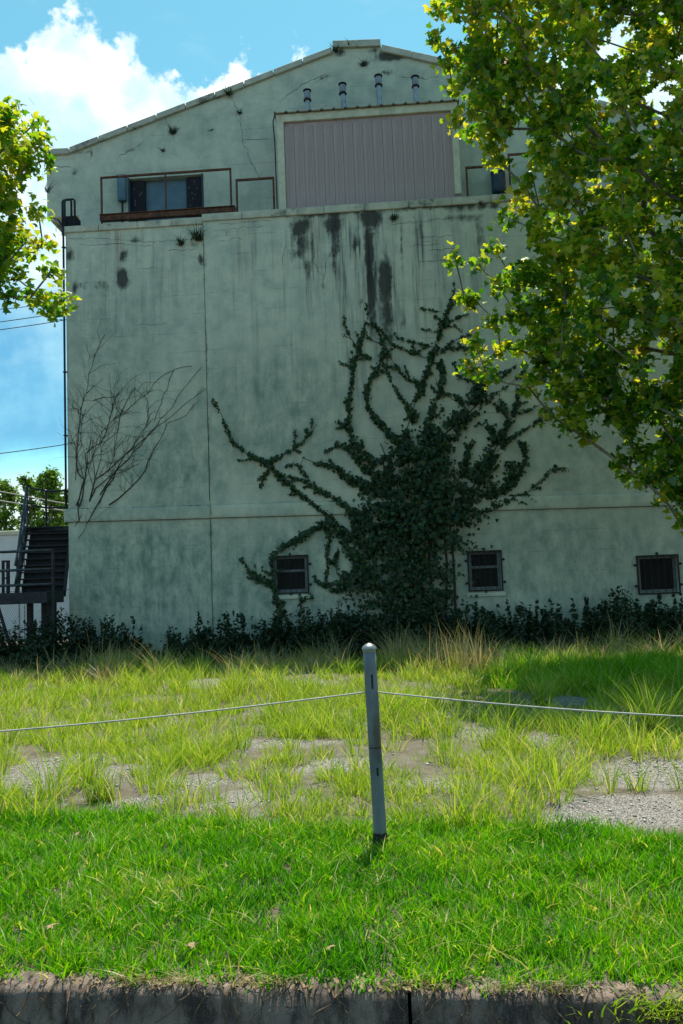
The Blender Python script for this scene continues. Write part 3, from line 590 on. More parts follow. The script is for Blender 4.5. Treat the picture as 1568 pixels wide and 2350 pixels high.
# ------------------------------------------------------------------ foliage builders
LOBED = np.array([(0, -.12), (.20, -.02), (.46, -.10), (.40, .14), (.60, .36), (.32, .40), (.22, .56), (0, .98), (-.22, .56), (-.32, .40), (-.60, .36), (-.40, .14), (-.46, -.10), (-.20, -.02)])
LOBED = np.concatenate([[(0, .26)], LOBED]); LOBED_F = np.array([(0, i, i % 14 + 1) for i in range(1, 15)])
OVAL = np.array([(0, 0), (.24, .3), (.20, .66), (0, 1), (-.20, .66), (-.24, .3)]); OVAL_F = np.array([(0, 1, 2, 3), (0, 3, 4, 5)])
CREEP = np.array([(0, 0), (.42, .18), (.30, .48), (0, .98), (-.30, .48), (-.42, .18)]); CREEP_F = OVAL_F
def leaves(C, size, N, roll=None, shape=LOBED, faces=LOBED_F, droop=.18, flat=.0):
    "C centres, N leaf normals -> verts, faces"
    n = len(C); N = N/np.linalg.norm(N, axis=1, keepdims=True)
    d_ = rng.normal(size=(n, 3)) if roll is None else roll
    A = d_ - (d_*N).sum(1, keepdims=True)*N; A /= np.linalg.norm(A, axis=1, keepdims=True)+1e-9
    B = np.cross(A, N); k = len(shape); s = size[:, None, None]
    x, y = shape[:, 0], shape[:, 1] - .4
    zc = -droop*(x**2*2.2 + y**2)*rng.uniform(.1, 2.6, (n, 1)) if n > 1 else -droop*(x**2*2.2 + y**2)[None]
    V = C[:, None, :] + s*(B[:, None, :]*x[None, :, None] + A[:, None, :]*y[None, :, None] + N[:, None, :]*zc[:, :, None])
    F = (np.arange(n)[:, None, None]*k + faces[None]).reshape(-1, faces.shape[1])
    return V.reshape(-1, 3), F, k
def leaf_obj(name, C, size, N, mat, parent, rnd, kind='stuff', **kw):
    V, F, k = leaves(C, size, N, **kw); o = link(name, mesh_np(name, V, [F], {'rnd': np.repeat(rnd, k)}), mat, parent)
    if kind: tag(o, kind=kind)
    return o
def to_poly(p, poly):
    "distance inside a polygon (negative outside)"
    p = np.array(p, float); inside = False; dm = 1e9; n = len(poly)
    for i in range(n):
        a, c = np.array(poly[i], float), np.array(poly[(i+1) % n], float)
        if (a[1] > p[1]) != (c[1] > p[1]) and p[0] < (c[0]-a[0])*(p[1]-a[1])/(c[1]-a[1]) + a[0]: inside = not inside
        t_ = np.clip(np.dot(p-a, c-a)/np.dot(c-a, c-a), 0, 1); dm = min(dm, np.linalg.norm(p - a - (c-a)*t_))
    return dm if inside else -dm
def branches(tree, trunk_pts, tips, r_tip, mat, r_trunk):
    "grow limbs from a trunk to every tip, thickness by what each limb carries"
    nodes = [Vector(p) for p in trunk_pts]; par = [-1] + list(range(len(nodes)-1)); trunk_n = len(nodes)
    for tp in sorted(tips, key=lambda q: min((q-n_).length for n_ in nodes[:trunk_n])):
        best = min(range(len(nodes)), key=lambda i: (nodes[i]-tp).length + .9*max(0, nodes[i].z - tp.z + .3) + (0 if i >= trunk_n else .3)); a = nodes[best]; L = (tp-a).length
        steps = max(1, int(L/.8)); prev = best
        for i in range(1, steps+1):
            q = a.lerp(tp, i/steps) + Vector((random.gauss(0, .06), random.gauss(0, .06), random.gauss(0, .05) + .10*math.sin(math.pi*i/steps)*L*.4))
            nodes.append(q if i < steps else tp); par.append(prev); prev = len(nodes)-1
    load = [0]*len(nodes); kids = [[] for _ in nodes]
    for i in range(len(nodes)-1, 0, -1): kids[par[i]].append(i)
    for i in reversed(range(len(nodes))): load[i] = max(1, sum(load[j] for j in kids[i]))
    rad = [min(r_trunk, r_tip*load[i]**.46) for i in range(len(nodes))]
    for i in range(trunk_n): rad[i] = max(rad[i], r_trunk*(1 - .75*i/trunk_n))
    b = MB(); b.tube(nodes[:trunk_n], rad[:trunk_n], 12); b.build('trunk', mat, tree, smooth=True)
    b = MB(); used = set(range(trunk_n))
    for i in range(trunk_n, len(nodes)):
        if i in used: continue
        ch_ = [par[i], i]; used.add(i)
        while True:
            k = [j for j in kids[ch_[-1]] if j not in used]
            if not k: break
            j = max(k, key=lambda q: load[q]); used.add(j); ch_.append(j)
        b.tube([nodes[j] for j in ch_], [rad[ch_[1]]] + [rad[j] for j in ch_[1:]], 6)
    b.build('limbs', mat, tree, smooth=True)
    return nodes
def crown_leaves(clumps, per, size, up=.75):
    "clumps: (centre, radius); leaves on little sprays inside every clump"
    C, N = [], []
    for c, r_ in clumps:
        sprays = max(4, int(9*(r_/.45)**2))
        for _ in range(sprays):
            d_ = rng.normal(size=3); d_ /= np.linalg.norm(d_); tip = np.array(c) + d_*r_*rng.uniform(.35, 1.0)*np.array([1, 1, .8])
            m = rng.integers(*per); back = np.array(c) - tip
            q = tip + back*rng.uniform(0, .55, (m, 1)) + rng.normal(0, .09, (m, 3)); C.append(q)
            nn = rng.normal(0, .62, (m, 3)) + np.array([.1, .25, up]) + d_*.3; N.append(nn)
    C = np.concatenate(C); N = np.concatenate(N); return C, N, rng.uniform(size[0], size[1], len(C))
def big_tree(name, label, trunk_pts, edge_clumps, poly, Y0, half, per, size, r_trunk, n_single, step=62):
    tr = empty(name, trunk_pts[0], label=label, cat='tree'); px = Y0/FOC; clumps = []
    for u, v, r_ in edge_clumps:
        Y = Y0 + rng.uniform(-.7, .7); clumps.append((P(u, v, Y), r_*px*1.0))
    us = [p[0] for p in poly]; vs = [p[1] for p in poly]
    for u in np.arange(min(us), max(us), step):
        for v in np.arange(min(vs), max(vs), step):
            for layer in range(3):
                a, c = u + rng.uniform(-.5, .5)*step, v + rng.uniform(-.5, .5)*step; d_ = to_poly((a, c), poly)
                if d_ < 12: continue
                hd = min(half, .35 + 1.25*d_*px); yy = Y0 + hd*(layer-1)*rng.uniform(.45, 1.) if layer != 1 else Y0 + hd*rng.uniform(-.4, .4)
                if rng.random() < .24 or mnoise.noise(Vector((a*.011, c*.011, Y0))) > .34: continue
                clumps.append((P(a, c, yy), rng.uniform(.30, .52)))
    # keep the crown behind its own outline when seen from here: shrink clumps close to the border
    C, N, sz = crown_leaves([(tuple(c), r_) for c, r_ in clumps], per, size)
    rnd = np.clip(rng.beta(1.7, 2.2, len(C)) + .12*np.sin(C[:, 0]*2.1 + C[:, 2]*1.7) + (C[:, 2] - C[:, 2].mean())*.02, 0, 1)
    # nearest leaves in view become leaves of their own
    uvw = (C - np.array(EYE)) @ np.array(cam_m); uu = 784 + FOC*uvw[:, 0]/-uvw[:, 2]; vv = 1175 - FOC*uvw[:, 1]/-uvw[:, 2]
    view = (uu > 0) & (uu < 1568) & (vv > 0) & (vv < 2350); score = np.where(view, sz/(-uvw[:, 2]), 0); single = np.argsort(-score)[:n_single]
    rest = np.ones(len(C), bool); rest[single] = False
    branches(tr, trunk_pts, [c for c, _ in clumps], .014, M['bark'], r_trunk)
    leaf_obj('crown', C[rest], sz[rest], N[rest], M['sycamore_leaf'], tr, rnd[rest])
    variants = []
    for k in range(6):
        V, F, kk = leaves(np.zeros((1, 3)), np.ones(1), np.array([[0, 0, 1.]]), roll=np.array([[0, 1., 0]]), droop=.1+.06*k)
        me = mesh_np('leaf', V, [F], {'rnd': np.full(len(V), (k+.5)/6)}); me.materials.append(M['sycamore_leaf']); variants.append(me)
    for i in single:
        nrm = Vector(N[i]).normalized(); q = nrm.to_track_quat('Z', 'Y') @ Matrix.Rotation(rng.uniform(0, 6.28), 3, 'Z').to_quaternion()
        o = bpy.data.objects.new('leaf', variants[min(5, int(rnd[i]*6))]); col.objects.link(o); o.parent = tr
        o.matrix_parent_inverse = Matrix.Translation(-tr.location); o.location = C[i]; o.rotation_euler = q.to_euler(); o.scale = [sz[i]]*3
    return tr
ec = [(1030, 20, 38), (1000, 30, 20), (1000, 92, 16), (1040, 108, 28), (1030, 145, 16), (1062, 190, 30), (1040, 205, 15), (1050, 275, 14), (1082, 250, 28), (1080, 300, 30), (1120, 320, 36), (1150, 372, 22), (1130, 352, 22), (1190, 480, 34), (1168, 500, 22), (1205, 430, 28),
      (1045, 592, 18), (1095, 605, 30), (1135, 572, 22), (1066, 683, 12), (1092, 690, 22), (1140, 650, 32), (1180, 640, 30), (1090, 790, 22), (1110, 830, 28), (1080, 842, 14), (1122, 868, 20), (1150, 800, 34), (1140, 740, 30), (1185, 720, 32), (1192, 800, 26), (1215, 890, 22), (1240, 870, 34), (1262, 950, 22),
      (1300, 978, 22), (1340, 1002, 14), (1330, 975, 22), (1420, 1060, 16), (1444, 1085, 20), (1470, 1096, 16), (1525, 1145, 18), (1560, 1195, 15), (1545, 1120, 34), (1480, 1040, 26), (1530, 1050, 36), (1100, 60, 36), (1110, 140, 40), (1130, 230, 40)]
pl = [(1040, -60), (1050, 40), (1075, 120), (1085, 200), (1115, 270), (1150, 330), (1205, 370), (1215, 440), (1190, 520), (1215, 600), (1165, 660), (1190, 760), (1215, 840), (1270, 930), (1380, 985), (1440, 1050), (1500, 1080), (1560, 1170), (1700, 1230), (1900, 1150), (2060, 800), (2000, 200), (1800, -250), (1300, -330), (1080, -220)]
Yt = 16.0
tb = P(1840, 1250, Yt); tb.z = 0
big_tree('sycamore_tree', 'large sunlit sycamore tree filling the right side before the building', [tb, tb + Vector((-.05, .05, 1.6)), tb + Vector((.05, 0, 3.6)), tb + Vector((-.1, .1, 6)), tb + Vector((.1, 0, 8.8)), tb + Vector((-.2, .1, 11.6)), tb + Vector((0, 0, 14.2))],
         ec, pl, Yt, 2.5, (6, 12), (.085, .18), .34, 300, 54)
ec2 = [(35, 250, 22), (78, 285, 26), (98, 328, 22), (114, 365, 9), (60, 380, 28), (30, 430, 22), (88, 488, 20), (98, 558, 22), (118, 622, 22), (148, 688, 16), (112, 700, 22), (70, 682, 18), (40, 640, 26), (60, 555, 30), (20, 540, 28), (30, 330, 34), (15, 265, 26), (132, 712, 12), (15, 470, 20), (10, 610, 26), (20, 680, 14)]
pl2 = [(-420, 240), (-120, 215), (20, 245), (70, 290), (85, 350), (45, 400), (25, 450), (70, 500), (75, 580), (60, 640), (20, 670), (-150, 720), (-420, 700)]
tb2 = P(-330, 900, 13); tb2.z = 0
big_tree('sycamore_tree', 'sycamore branches with sunlit leaves entering at the left edge', [tb2, tb2 + Vector((.05, 0, 2)), tb2 + Vector((0, .05, 4.5)), tb2 + Vector((.1, 0, 7)), tb2 + Vector((0, 0, 9.5))],
         ec2, pl2, 13.0, 2.2, (7, 13), (.08, .145), .26, 120)
# trees far behind the stair
def far_tree(label, u, v, Y, wpx, hz0):
    t_ = P(u, v, Y); base = Vector((t_.x, Y, 0)); tr = empty('background_tree', base, label=label, cat='tree', group='trees behind the white building'); px = Y/FOC; cl = []
    for i in range(46):
        f = rng.random(); z = hz0 + (t_.z - hz0)*f; r_ = wpx*px*(1 - .75*f**1.6); a = rng.uniform(0, 6.28); q = r_*math.sqrt(rng.random())
        cl.append((Vector((base.x + q*math.cos(a), Y + q*math.sin(a), z)), rng.uniform(.45, .8)))
    branches(tr, [base, base + Vector((0, 0, hz0*.7)), base + Vector((.1, 0, (hz0+t_.z)/2)), base + Vector((0, 0, t_.z-.4))], [c for c, _ in cl], .018, M['bark'], .2)
    C, N, sz = crown_leaves([(tuple(c), r_) for c, r_ in cl], (4, 8), (.16, .30)); leaf_obj('crown', C, sz, N, M['far_leaf'], tr, rng.uniform(0, 1, len(C)), shape=OVAL, faces=OVAL_F)
far_tree('tall feathery tree right behind the stair rail, beside the wall', 112, 1082, 47, 42, 3)
far_tree('rounded tree behind the left of the stair', 68, 1100, 49, 44, 3); far_tree('broad dark tree at the left edge behind the white building', 8, 1108, 46, 55, 3); far_tree('small leafy tree against the wall edge behind the stair', 150, 1125, 50, 40, 3)

# ------------------------------------------------------------------ climbing vines
S7 = [[(20, 495, 3), (70, 600, 8), (110, 690, 11), (190, 750, 10), (270, 790, 22), (340, 860, 18), (430, 940, 13), (510, 1000, 13), (570, 1060, 17), (640, 1110, 20), (780, 1210, 30)], [(490, 615, 2), (440, 680, 7), (370, 730, 8), (300, 770, 11), (270, 790, 16)], [(235, 895, 3), (265, 840, 6), (275, 800, 8)],
      [(350, 800, 6), (400, 790, 8), (430, 830, 8), (480, 890, 10), (560, 940, 14), (620, 980, 18), (700, 1060, 25), (820, 1170, 40)], [(360, 845, 5), (420, 860, 8), (500, 910, 10), (590, 960, 14), (680, 1010, 20)], [(430, 760, 4), (500, 790, 14), (570, 800, 18), (620, 850, 24), (700, 890, 34), (780, 940, 40), (880, 1050, 60)],
      [(575, 700, 14), (640, 720, 24), (700, 800, 24), (760, 870, 30), (850, 950, 50)], [(580, 600, 8), (630, 620, 17), (650, 680, 17), (700, 740, 22), (760, 800, 30)], [(610, 120, 2), (625, 190, 5), (660, 250, 7), (690, 290, 8), (740, 320, 8)],
      [(725, 115, 2), (700, 180, 4), (685, 260, 6), (660, 350, 10), (650, 420, 10), (635, 500, 12), (630, 570, 15), (640, 640, 18)], [(590, 330, 2), (640, 350, 4), (660, 380, 6)], [(770, 200, 2), (790, 270, 4), (770, 350, 9), (740, 390, 13), (715, 450, 14), (720, 540, 20), (760, 590, 22), (810, 650, 25), (850, 700, 40), (900, 780, 60)],
      [(750, 150, 2), (800, 270, 5), (850, 350, 6), (900, 410, 8), (950, 430, 10), (970, 480, 12)], [(800, 350, 4), (830, 430, 8), (870, 490, 10), (910, 540, 15), (930, 600, 25)], [(770, 170, 2), (830, 250, 5), (900, 280, 6), (980, 310, 8)], [(850, 225, 3), (930, 240, 4), (1010, 260, 6)], [(955, 88, 2), (1050, 105, 4)], [(960, 180, 2), (1010, 190, 4)],
      [(1110, -30, 3), (1110, 5, 4), (1085, 90, 11), (1045, 190, 17), (1020, 280, 20), (990, 370, 18), (950, 470, 18), (920, 560, 22), (890, 640, 22), (880, 720, 40)], [(1170, 115, 4), (1100, 140, 5), (1060, 180, 8)], [(1185, 205, 4), (1110, 230, 6), (1050, 290, 10)], [(1050, 320, 14), (1060, 400, 18), (1050, 480, 18), (1010, 540, 20), (1000, 620, 30), (980, 700, 50)],
      [(1110, 330, 5), (1130, 400, 10), (1190, 410, 18)], [(1090, 270, 4), (1180, 270, 6)], [(1220, 400, 34), (1225, 470, 42), (1200, 540, 42), (1140, 590, 45), (1070, 650, 55), (1000, 740, 90)], [(1060, 470, 12), (1110, 480, 12), (1150, 520, 18)], [(1270, 490, 8), (1350, 440, 5), (1420, 380, 5)], [(1300, 420, 3), (1400, 340, 4)],
      [(1480, 350, 4), (1440, 410, 10), (1395, 480, 12), (1380, 560, 15), (1330, 650, 24), (1290, 740, 40), (1230, 830, 42), (1180, 920, 60), (1110, 1010, 90)], [(1270, 500, 12), (1330, 560, 14), (1380, 600, 12)], [(1520, 510, 3), (1440, 550, 8), (1400, 560, 8)], [(1560, 580, 3), (1490, 600, 6), (1420, 640, 7), (1370, 670, 9), (1300, 740, 14)],
      [(1430, 690, 14), (1430, 780, 13), (1395, 850, 14), (1340, 900, 24)], [(1365, 780, 36), (1370, 850, 26), (1320, 900, 30), (1260, 950, 40)], [(1560, 815, 2), (1500, 870, 7), (1440, 920, 8), (1380, 940, 10), (1300, 980, 14), (1210, 1010, 24)], [(1280, 620, 18), (1290, 700, 26)], [(1180, 700, 14), (1160, 780, 20), (1150, 860, 26)],
      [(960, 720, 90), (960, 800, 130), (980, 880, 165), (990, 960, 185), (985, 1060, 190), (960, 1130, 190)], [(790, 760, 30), (800, 850, 50), (850, 950, 70)], [(700, 1000, 26), (760, 1090, 36), (820, 1130, 50)], [(640, 1010, 12), (660, 1080, 16), (720, 1130, 22)]]
S8 = [[(1080, 0, 190), (1060, 150, 215), (1080, 300, 200), (1080, 450, 225), (1060, 600, 265), (1050, 760, 290)], [(330, 300, 9), (400, 250, 22), (480, 200, 20), (560, 150, 20), (640, 125, 16), (680, 115, 12)], [(540, 0, 9), (620, 60, 13), (670, 110, 17), (720, 180, 28), (760, 260, 32), (820, 360, 40), (880, 430, 60)],
      [(630, 420, 7), (640, 330, 10), (640, 240, 12), (660, 150, 12)], [(690, 390, 8), (680, 300, 11), (700, 250, 12)], [(220, 375, 8), (270, 415, 18), (330, 430, 14), (360, 480, 14), (380, 560, 18), (400, 620, 34)], [(340, 310, 8), (345, 400, 11), (360, 480, 12)], [(560, 400, 10), (600, 440, 22), (680, 470, 22), (760, 420, 44), (850, 400, 60)], [(800, 180, 26), (840, 240, 32), (880, 300, 40)], [(760, 40, 30), (830, 110, 40), (900, 180, 60)], [(490, 500, 8), (500, 600, 14)]]
vine = empty('climbing_vine', (.6, 21.3, 0), label='huge leafy creeper spreading like a fan up the stained wall', cat='vine')
FEATHER = []
strands = [[(*Z7(x, y), r_*.508*(.74 if r_ < 30 else (.9 if r_ < 60 else 1))) for x, y, r_ in s] for s in S7] + [[(*Z8(x, y), r_*.429) for x, y, r_ in s] for s in S8]
for s in strands[:]:                                   # fine side shoots
    for (u0, v0, r0_), (u1, v1, r1_) in zip(s[:-1], s[1:]):
        if r0_ > 45: continue
        for _ in range(rng.poisson(.9)):
            f = rng.random(); u, v = u0 + (u1-u0)*f, v0 + (v1-v0)*f; a_ = math.atan2(v0-v1, u0-u1) + rng.choice((-1, 1))*rng.uniform(.4, 1.1); l_ = rng.uniform(14, 42); sh_ = [(u, v, 2.4)]
            for k in range(3): a_ += rng.normal(0, .2); u += math.cos(a_)*l_/3; v += math.sin(a_)*l_/3; sh_.append((u, v, 2.0 - .5*k))
            FEATHER.append(sh_)
strands += FEATHER
C, N, SZ, RL, TIP = [], [], [], [], []; stems = MB()
for s in strands:
    pts = [P(u, v, YW) for u, v, _ in s]; rr = [r_*YW/FOC for *_, r_ in s]
    for (a, ra), (c, rc) in zip(zip(pts[:-1], rr[:-1]), zip(pts[1:], rr[1:])):
        L = (c-a).length; m = max(2, int(L*(30 + 1350*(ra+rc)*.62)))
        tt_ = rng.random(m); r_ = ra + (rc-ra)*tt_; d_ = np.array((c-a).normalized()); side = np.array([-d_[2], 0, d_[0]])
        q = np.array(a) + np.outer(tt_*L, d_) + side*(r_*np.clip(rng.normal(0, .55, m), -1.6, 1.6)*np.where(r_ < .12, .8, 1.))[:, None] + rng.normal(0, .02, (m, 3))*np.array([1, 0, 1])
        q[:, 1] = YW - .02 - np.abs(rng.normal(0, 1, m))*np.minimum(.05 + r_*.28, .34)
        gap = mnoise.noise
        keep = np.array([gap(Vector((p[0]*3.6, 0, p[2]*3.6)))*.75 + gap(Vector((p[0]*9, 4, p[2]*9)))*.35 > (-.30 if w_ > .3 else (-.22 if w_ > .1 else -.26)) for p, w_ in zip(q, r_)])
        q = q[keep]; k = len(q); C.append(q); TIP.append(np.clip(1 - r_[keep]/.14, 0, 1)); N.append(rng.normal(0, .38, (k, 3)) + np.array([0, -1, .35])); SZ.append((.05 + .085*rng.random(k)**1.4)*np.where(r_[keep] < .06, .8, 1.)*np.where(rng.random(k) < .06, 1.5, 1.)); RL.append(rng.normal(0, .45, (k, 3)) + np.array([0, 0, -1]))
    sm = [p + Vector((random.gauss(0, .02), -.018, random.gauss(0, .02))) for p in pts]; stems.tube(sm, [max(.005, min(.03, .005 + r_*.05)) for r_ in rr], 5)
C = np.concatenate(C); link_n = np.concatenate(N); SZ = np.concatenate(SZ); RL = np.concatenate(RL)
leaf_obj('foliage', C, SZ, link_n, M['vine_leaf'], vine, np.clip(rng.beta(1.6, 2.4, len(C)) + .22*np.concatenate(TIP)*rng.random(len(C)), 0, 1), shape=CREEP, faces=CREEP_F, roll=RL)
stems.build('stems', M['vine_bark'], vine, smooth=True)
b = MB()
for k in range(5): x = .35 + k*.28; b.tube([(x, YW-.05, -.05), (x+.04*math.sin(k), YW-.06, .8), (x+.1*math.cos(k*2), YW-.05, 2.0), (x+.15*math.sin(k*3), YW-.04, 3.4), (x+.3*(k-2), YW-.035, 5.2)], [.04, .035, .03, .02, .01], 7)
b.build('main_stem', M['vine_bark'], vine, smooth=True)
D5 = [[(490, 1870), (530, 1700), (490, 1650), (490, 1500), (500, 1350), (520, 1250), (545, 1150), (570, 1030), (600, 930), (640, 830), (670, 775)], [(575, 1840), (600, 1700), (680, 1650), (760, 1570), (900, 1460), (1000, 1360), (1080, 1300), (1170, 1220), (1250, 1170), (1310, 1120)],
      [(600, 1700), (590, 1560), (610, 1450), (690, 1340), (760, 1290), (840, 1260)], [(620, 1850), (680, 1750), (750, 1640), (820, 1560), (920, 1440), (1060, 1280), (1120, 1180), (1200, 1080), (1280, 985)], [(760, 1300), (735, 1450), (720, 1560), (690, 1640)], [(770, 1290), (860, 1210), (930, 1160), (980, 1080), (1100, 1000), (1220, 978)],
      [(700, 1860), (850, 1740), (930, 1640), (960, 1530), (1020, 1440), (1070, 1340), (1180, 1290), (1230, 1220)], [(510, 1870), (545, 1680), (540, 1540), (610, 1480), (680, 1450), (740, 1400)], [(500, 1400), (520, 1290), (480, 1250), (460, 1230)], [(590, 1190), (720, 1175), (745, 1250), (770, 1290)],
      [(770, 1280), (820, 1170), (850, 1120), (900, 1150), (940, 1200), (945, 1300), (920, 1380)], [(1100, 1000), (1060, 1120), (1020, 1210), (980, 1330)], [(640, 1830), (560, 1980), (500, 2070)], [(500, 1850), (510, 1960), (480, 2000)], [(640, 1800), (700, 1700), (760, 1600), (830, 1500), (960, 1330)], [(600, 1690), (640, 1560), (640, 1480), (680, 1380), (730, 1180), (760, 1150)],
      [(540, 1690), (560, 1600), (575, 1450)], [(480, 1700), (485, 1560), (520, 1480), (510, 1340), (545, 1250)], [(575, 1830), (610, 1760), (700, 1680), (800, 1640), (880, 1600)], [(600, 1780), (560, 1650), (600, 1530), (660, 1440), (700, 1310), (720, 1210)], [(530, 1700), (500, 1560), (470, 1470), (440, 1460)]]
dv = empty('dead_vine', (-6.8, YL-.02, 3.9), label='leafless dark vine stems fanning over the left bay of the wall', cat='vine')
for s in D5:
    b = MB(); pts = [P(*Z5(x, y), YL) for x, y in s]; L = []
    for a, c in zip(pts[:-1], pts[1:]):
        n = max(2, int((c-a).length/.20)); L += [a.lerp(c, i/n) + Vector((random.gauss(0, .016), 0, random.gauss(0, .016))) for i in range(n)]
    L.append(pts[-1]); m = len(L)
    r0 = .020 if s[0][1] > 1780 else .008
    for i, p in enumerate(L):
        p.y = YL - .012 - (.06 if 3.35 < p.z < 3.98 else 0)
    b.tube(L, [max(.0055, r0*(1 - i/m)**1.3) for i in range(m)], 5)
    for i in range(2, m-1):
        for _ in range(random.choice((0, 1, 1, 2, 3)) if L[i].x < -6.3 else random.choice((0, 0, 1))):
            p = L[i]; ang = random.gauss(1.25, .5); q = [p]
            for k in range(random.randint(2, 9)): ang += random.gauss(0, .28); q.append(q[-1] + Vector((math.cos(ang)*.10, 0, math.sin(ang)*.10)))
            b.tube(q, [.0045 - .0004*min(5, k) for k in range(len(q))], 4)
    b.build('stem', M['dry_vine'], dv, smooth=True)

# ------------------------------------------------------------------ weeds
def blades(C, H, lean, wid, rnd, dirs=None, seg=3, curl=.5):
    n = len(C); a = rng.uniform(0, 2*np.pi, n) if dirs is None else dirs
    D = np.stack([np.cos(a), np.sin(a), np.zeros(n)], 1); ta = a + np.pi/2 + rng.normal(0, .9, n); S_ = np.stack([np.cos(ta), np.sin(ta), np.zeros(n)], 1)
    V = np.zeros((n, 2*seg+1, 3))
    for i in range(seg+1):
        f = i/seg; p = C + np.array([0, 0, 1])*(H*(f - .30*curl*lean*f**2.2))[:, None] + D*(H*lean*(f*.45 + .75*f**2))[:, None]
        wv = (wid*(1 - f)**.65)[:, None]*S_*.5
        if i < seg: V[:, 2*i] = p - wv; V[:, 2*i+1] = p + wv
        else: V[:, 2*seg] = p
    k = 2*seg+1; o = np.arange(n)[:, None]*k
    quads = np.concatenate([o + np.array([[2*i, 2*i+1, 2*i+3, 2*i+2]]) for i in range(seg-1)]); tri = o + np.array([[2*seg-2, 2*seg-1, 2*seg]])
    return V.reshape(-1, 3), [quads, tri], np.repeat(rnd, k)
def grass_obj(name, mat, parts, label=None, cat=None, kind='stuff', parent=None):
    Vs, Q, T_, A = [], [], [], []; k = 0
    for V, (q, t_), r_ in parts: Vs.append(V); Q.append(q+k); T_.append(t_+k); A.append(r_); k += len(V)
    o = link(name, mesh_np(name, np.concatenate(Vs), [np.concatenate(Q), np.concatenate(T_)], {'rnd': np.clip(np.concatenate(A), 0, 1)}), mat, parent); return tag(o, label, cat, kind=kind)
def tuft(name, label, c, n, h, lean, mat, wid=.02, spread=.04, cat='weed', group=None, hang=0.):
    c = np.array(c); C = c + rng.normal(0, spread, (n, 3))*np.array([1, .6, .3]); 
    g = grass_obj(name, mat, [blades(C, rng.uniform(.5, 1, n)*h, rng.uniform(.2, 1, n)*lean, np.full(n, wid), rng.random(n))], label, cat, kind=None)
    if group: g['group'] = group
    return g
for u, v, Y, h, n, lab in [(455, 548, YL-.02, .42, 80, 'largest dark fern tuft, in the corner beside the wall joint'), (415, 560, YL-.02, .26, 45, 'smaller fern tuft left of the wall joint, below the ledge'), (905, 502, YW-.06, .20, 30, 'dark weed tuft in the ledge under the plant room'),
                           (525, 217, YG-.1, .26, 40, 'weed tuft rooted in the roof coping above the long crack'), (550, 260, YG-.02, .16, 26, 'weed tuft halfway down the long crack of the gable'), (397, 305, YG-.02, .24, 40, 'spiky weed tuft on the gable above the long rail'), (375, 347, YG-.02, .12, 16, 'tiny weed on the gable, lower left of the spiky tuft'),
                           (772, 118, YG-.1, .24, 36, 'weed tuft at the left foot of the gable step'), (802, 104, YG-.05, .2, 22, 'weed growing on top of the gable step'), (835, 149, YG-.02, .18, 26, 'weed tuft below the gable step'), (108, 440, YG, .3, 14, 'straggly weed on the left edge of the gable'), (1103, 466, YW-.05, .14, 16, 'small weed on the ledge below the low right rail')]:
    p = P(u, v, Y); tuft('wall_weed', lab, (p.x, p.y-.02, p.z-.1*h), n, h, 1.5, M['weed_leaf'], .026, .05*h/.2*.6, group='weeds rooted in the walls')
def shrub(name, label, u, v, hw_px, Y, n, group='dark weeds along the foot of the wall', spike=False):
    t_ = P(u, v, Y); h = t_.z; hw_ = hw_px*Y/FOC; base = Vector((t_.x, Y, 0)); s = empty(name, base, label=label, cat='shrub' if not spike else 'weed', group=group); b = MB(); C, N, SZ = [], [], []
    for i in range(n):
        a = rng.uniform(0, 6.28); q = hw_*math.sqrt(rng.random()); hh = h*(rng.uniform(.55, 1.) if i else 1.)*(1 - .35*(q/hw_)**2)
        x0 = Vector((base.x + q*.7*math.cos(a), Y + q*.45*math.sin(a), 0)); x1 = Vector((base.x + q*math.cos(a), Y + q*.6*math.sin(a), hh)); mid = x0.lerp(x1, .5) + Vector((random.gauss(0, .04), random.gauss(0, .04), 0))
        b.tube([x0, mid, x1], [.012, .009, .003], 5); m = int((85 if not spike else 90)*hh)
        f = rng.uniform(.08, 1.02, m); pts = np.array([tuple(x0.lerp(x1, k_)) for k_ in f]); wv = .13 if not spike else .05
        pts += rng.normal(0, wv, (m, 3))*np.array([1, 1, .5])*(1.1 - .8*f[:, None]); C.append(pts); N.append(rng.normal(0, .6, (m, 3)) + np.array([0, -.3, .8])); SZ.append(rng.uniform(.07, .16, m)*(1.15 - .5*f))
    b.build('stems', M['vine_bark'], s); C = np.concatenate(C); leaf_obj('foliage', C, np.concatenate(SZ), np.concatenate(N), M['weed_leaf'], s, rng.beta(2, 3, len(C)), shape=OVAL, faces=OVAL_F)
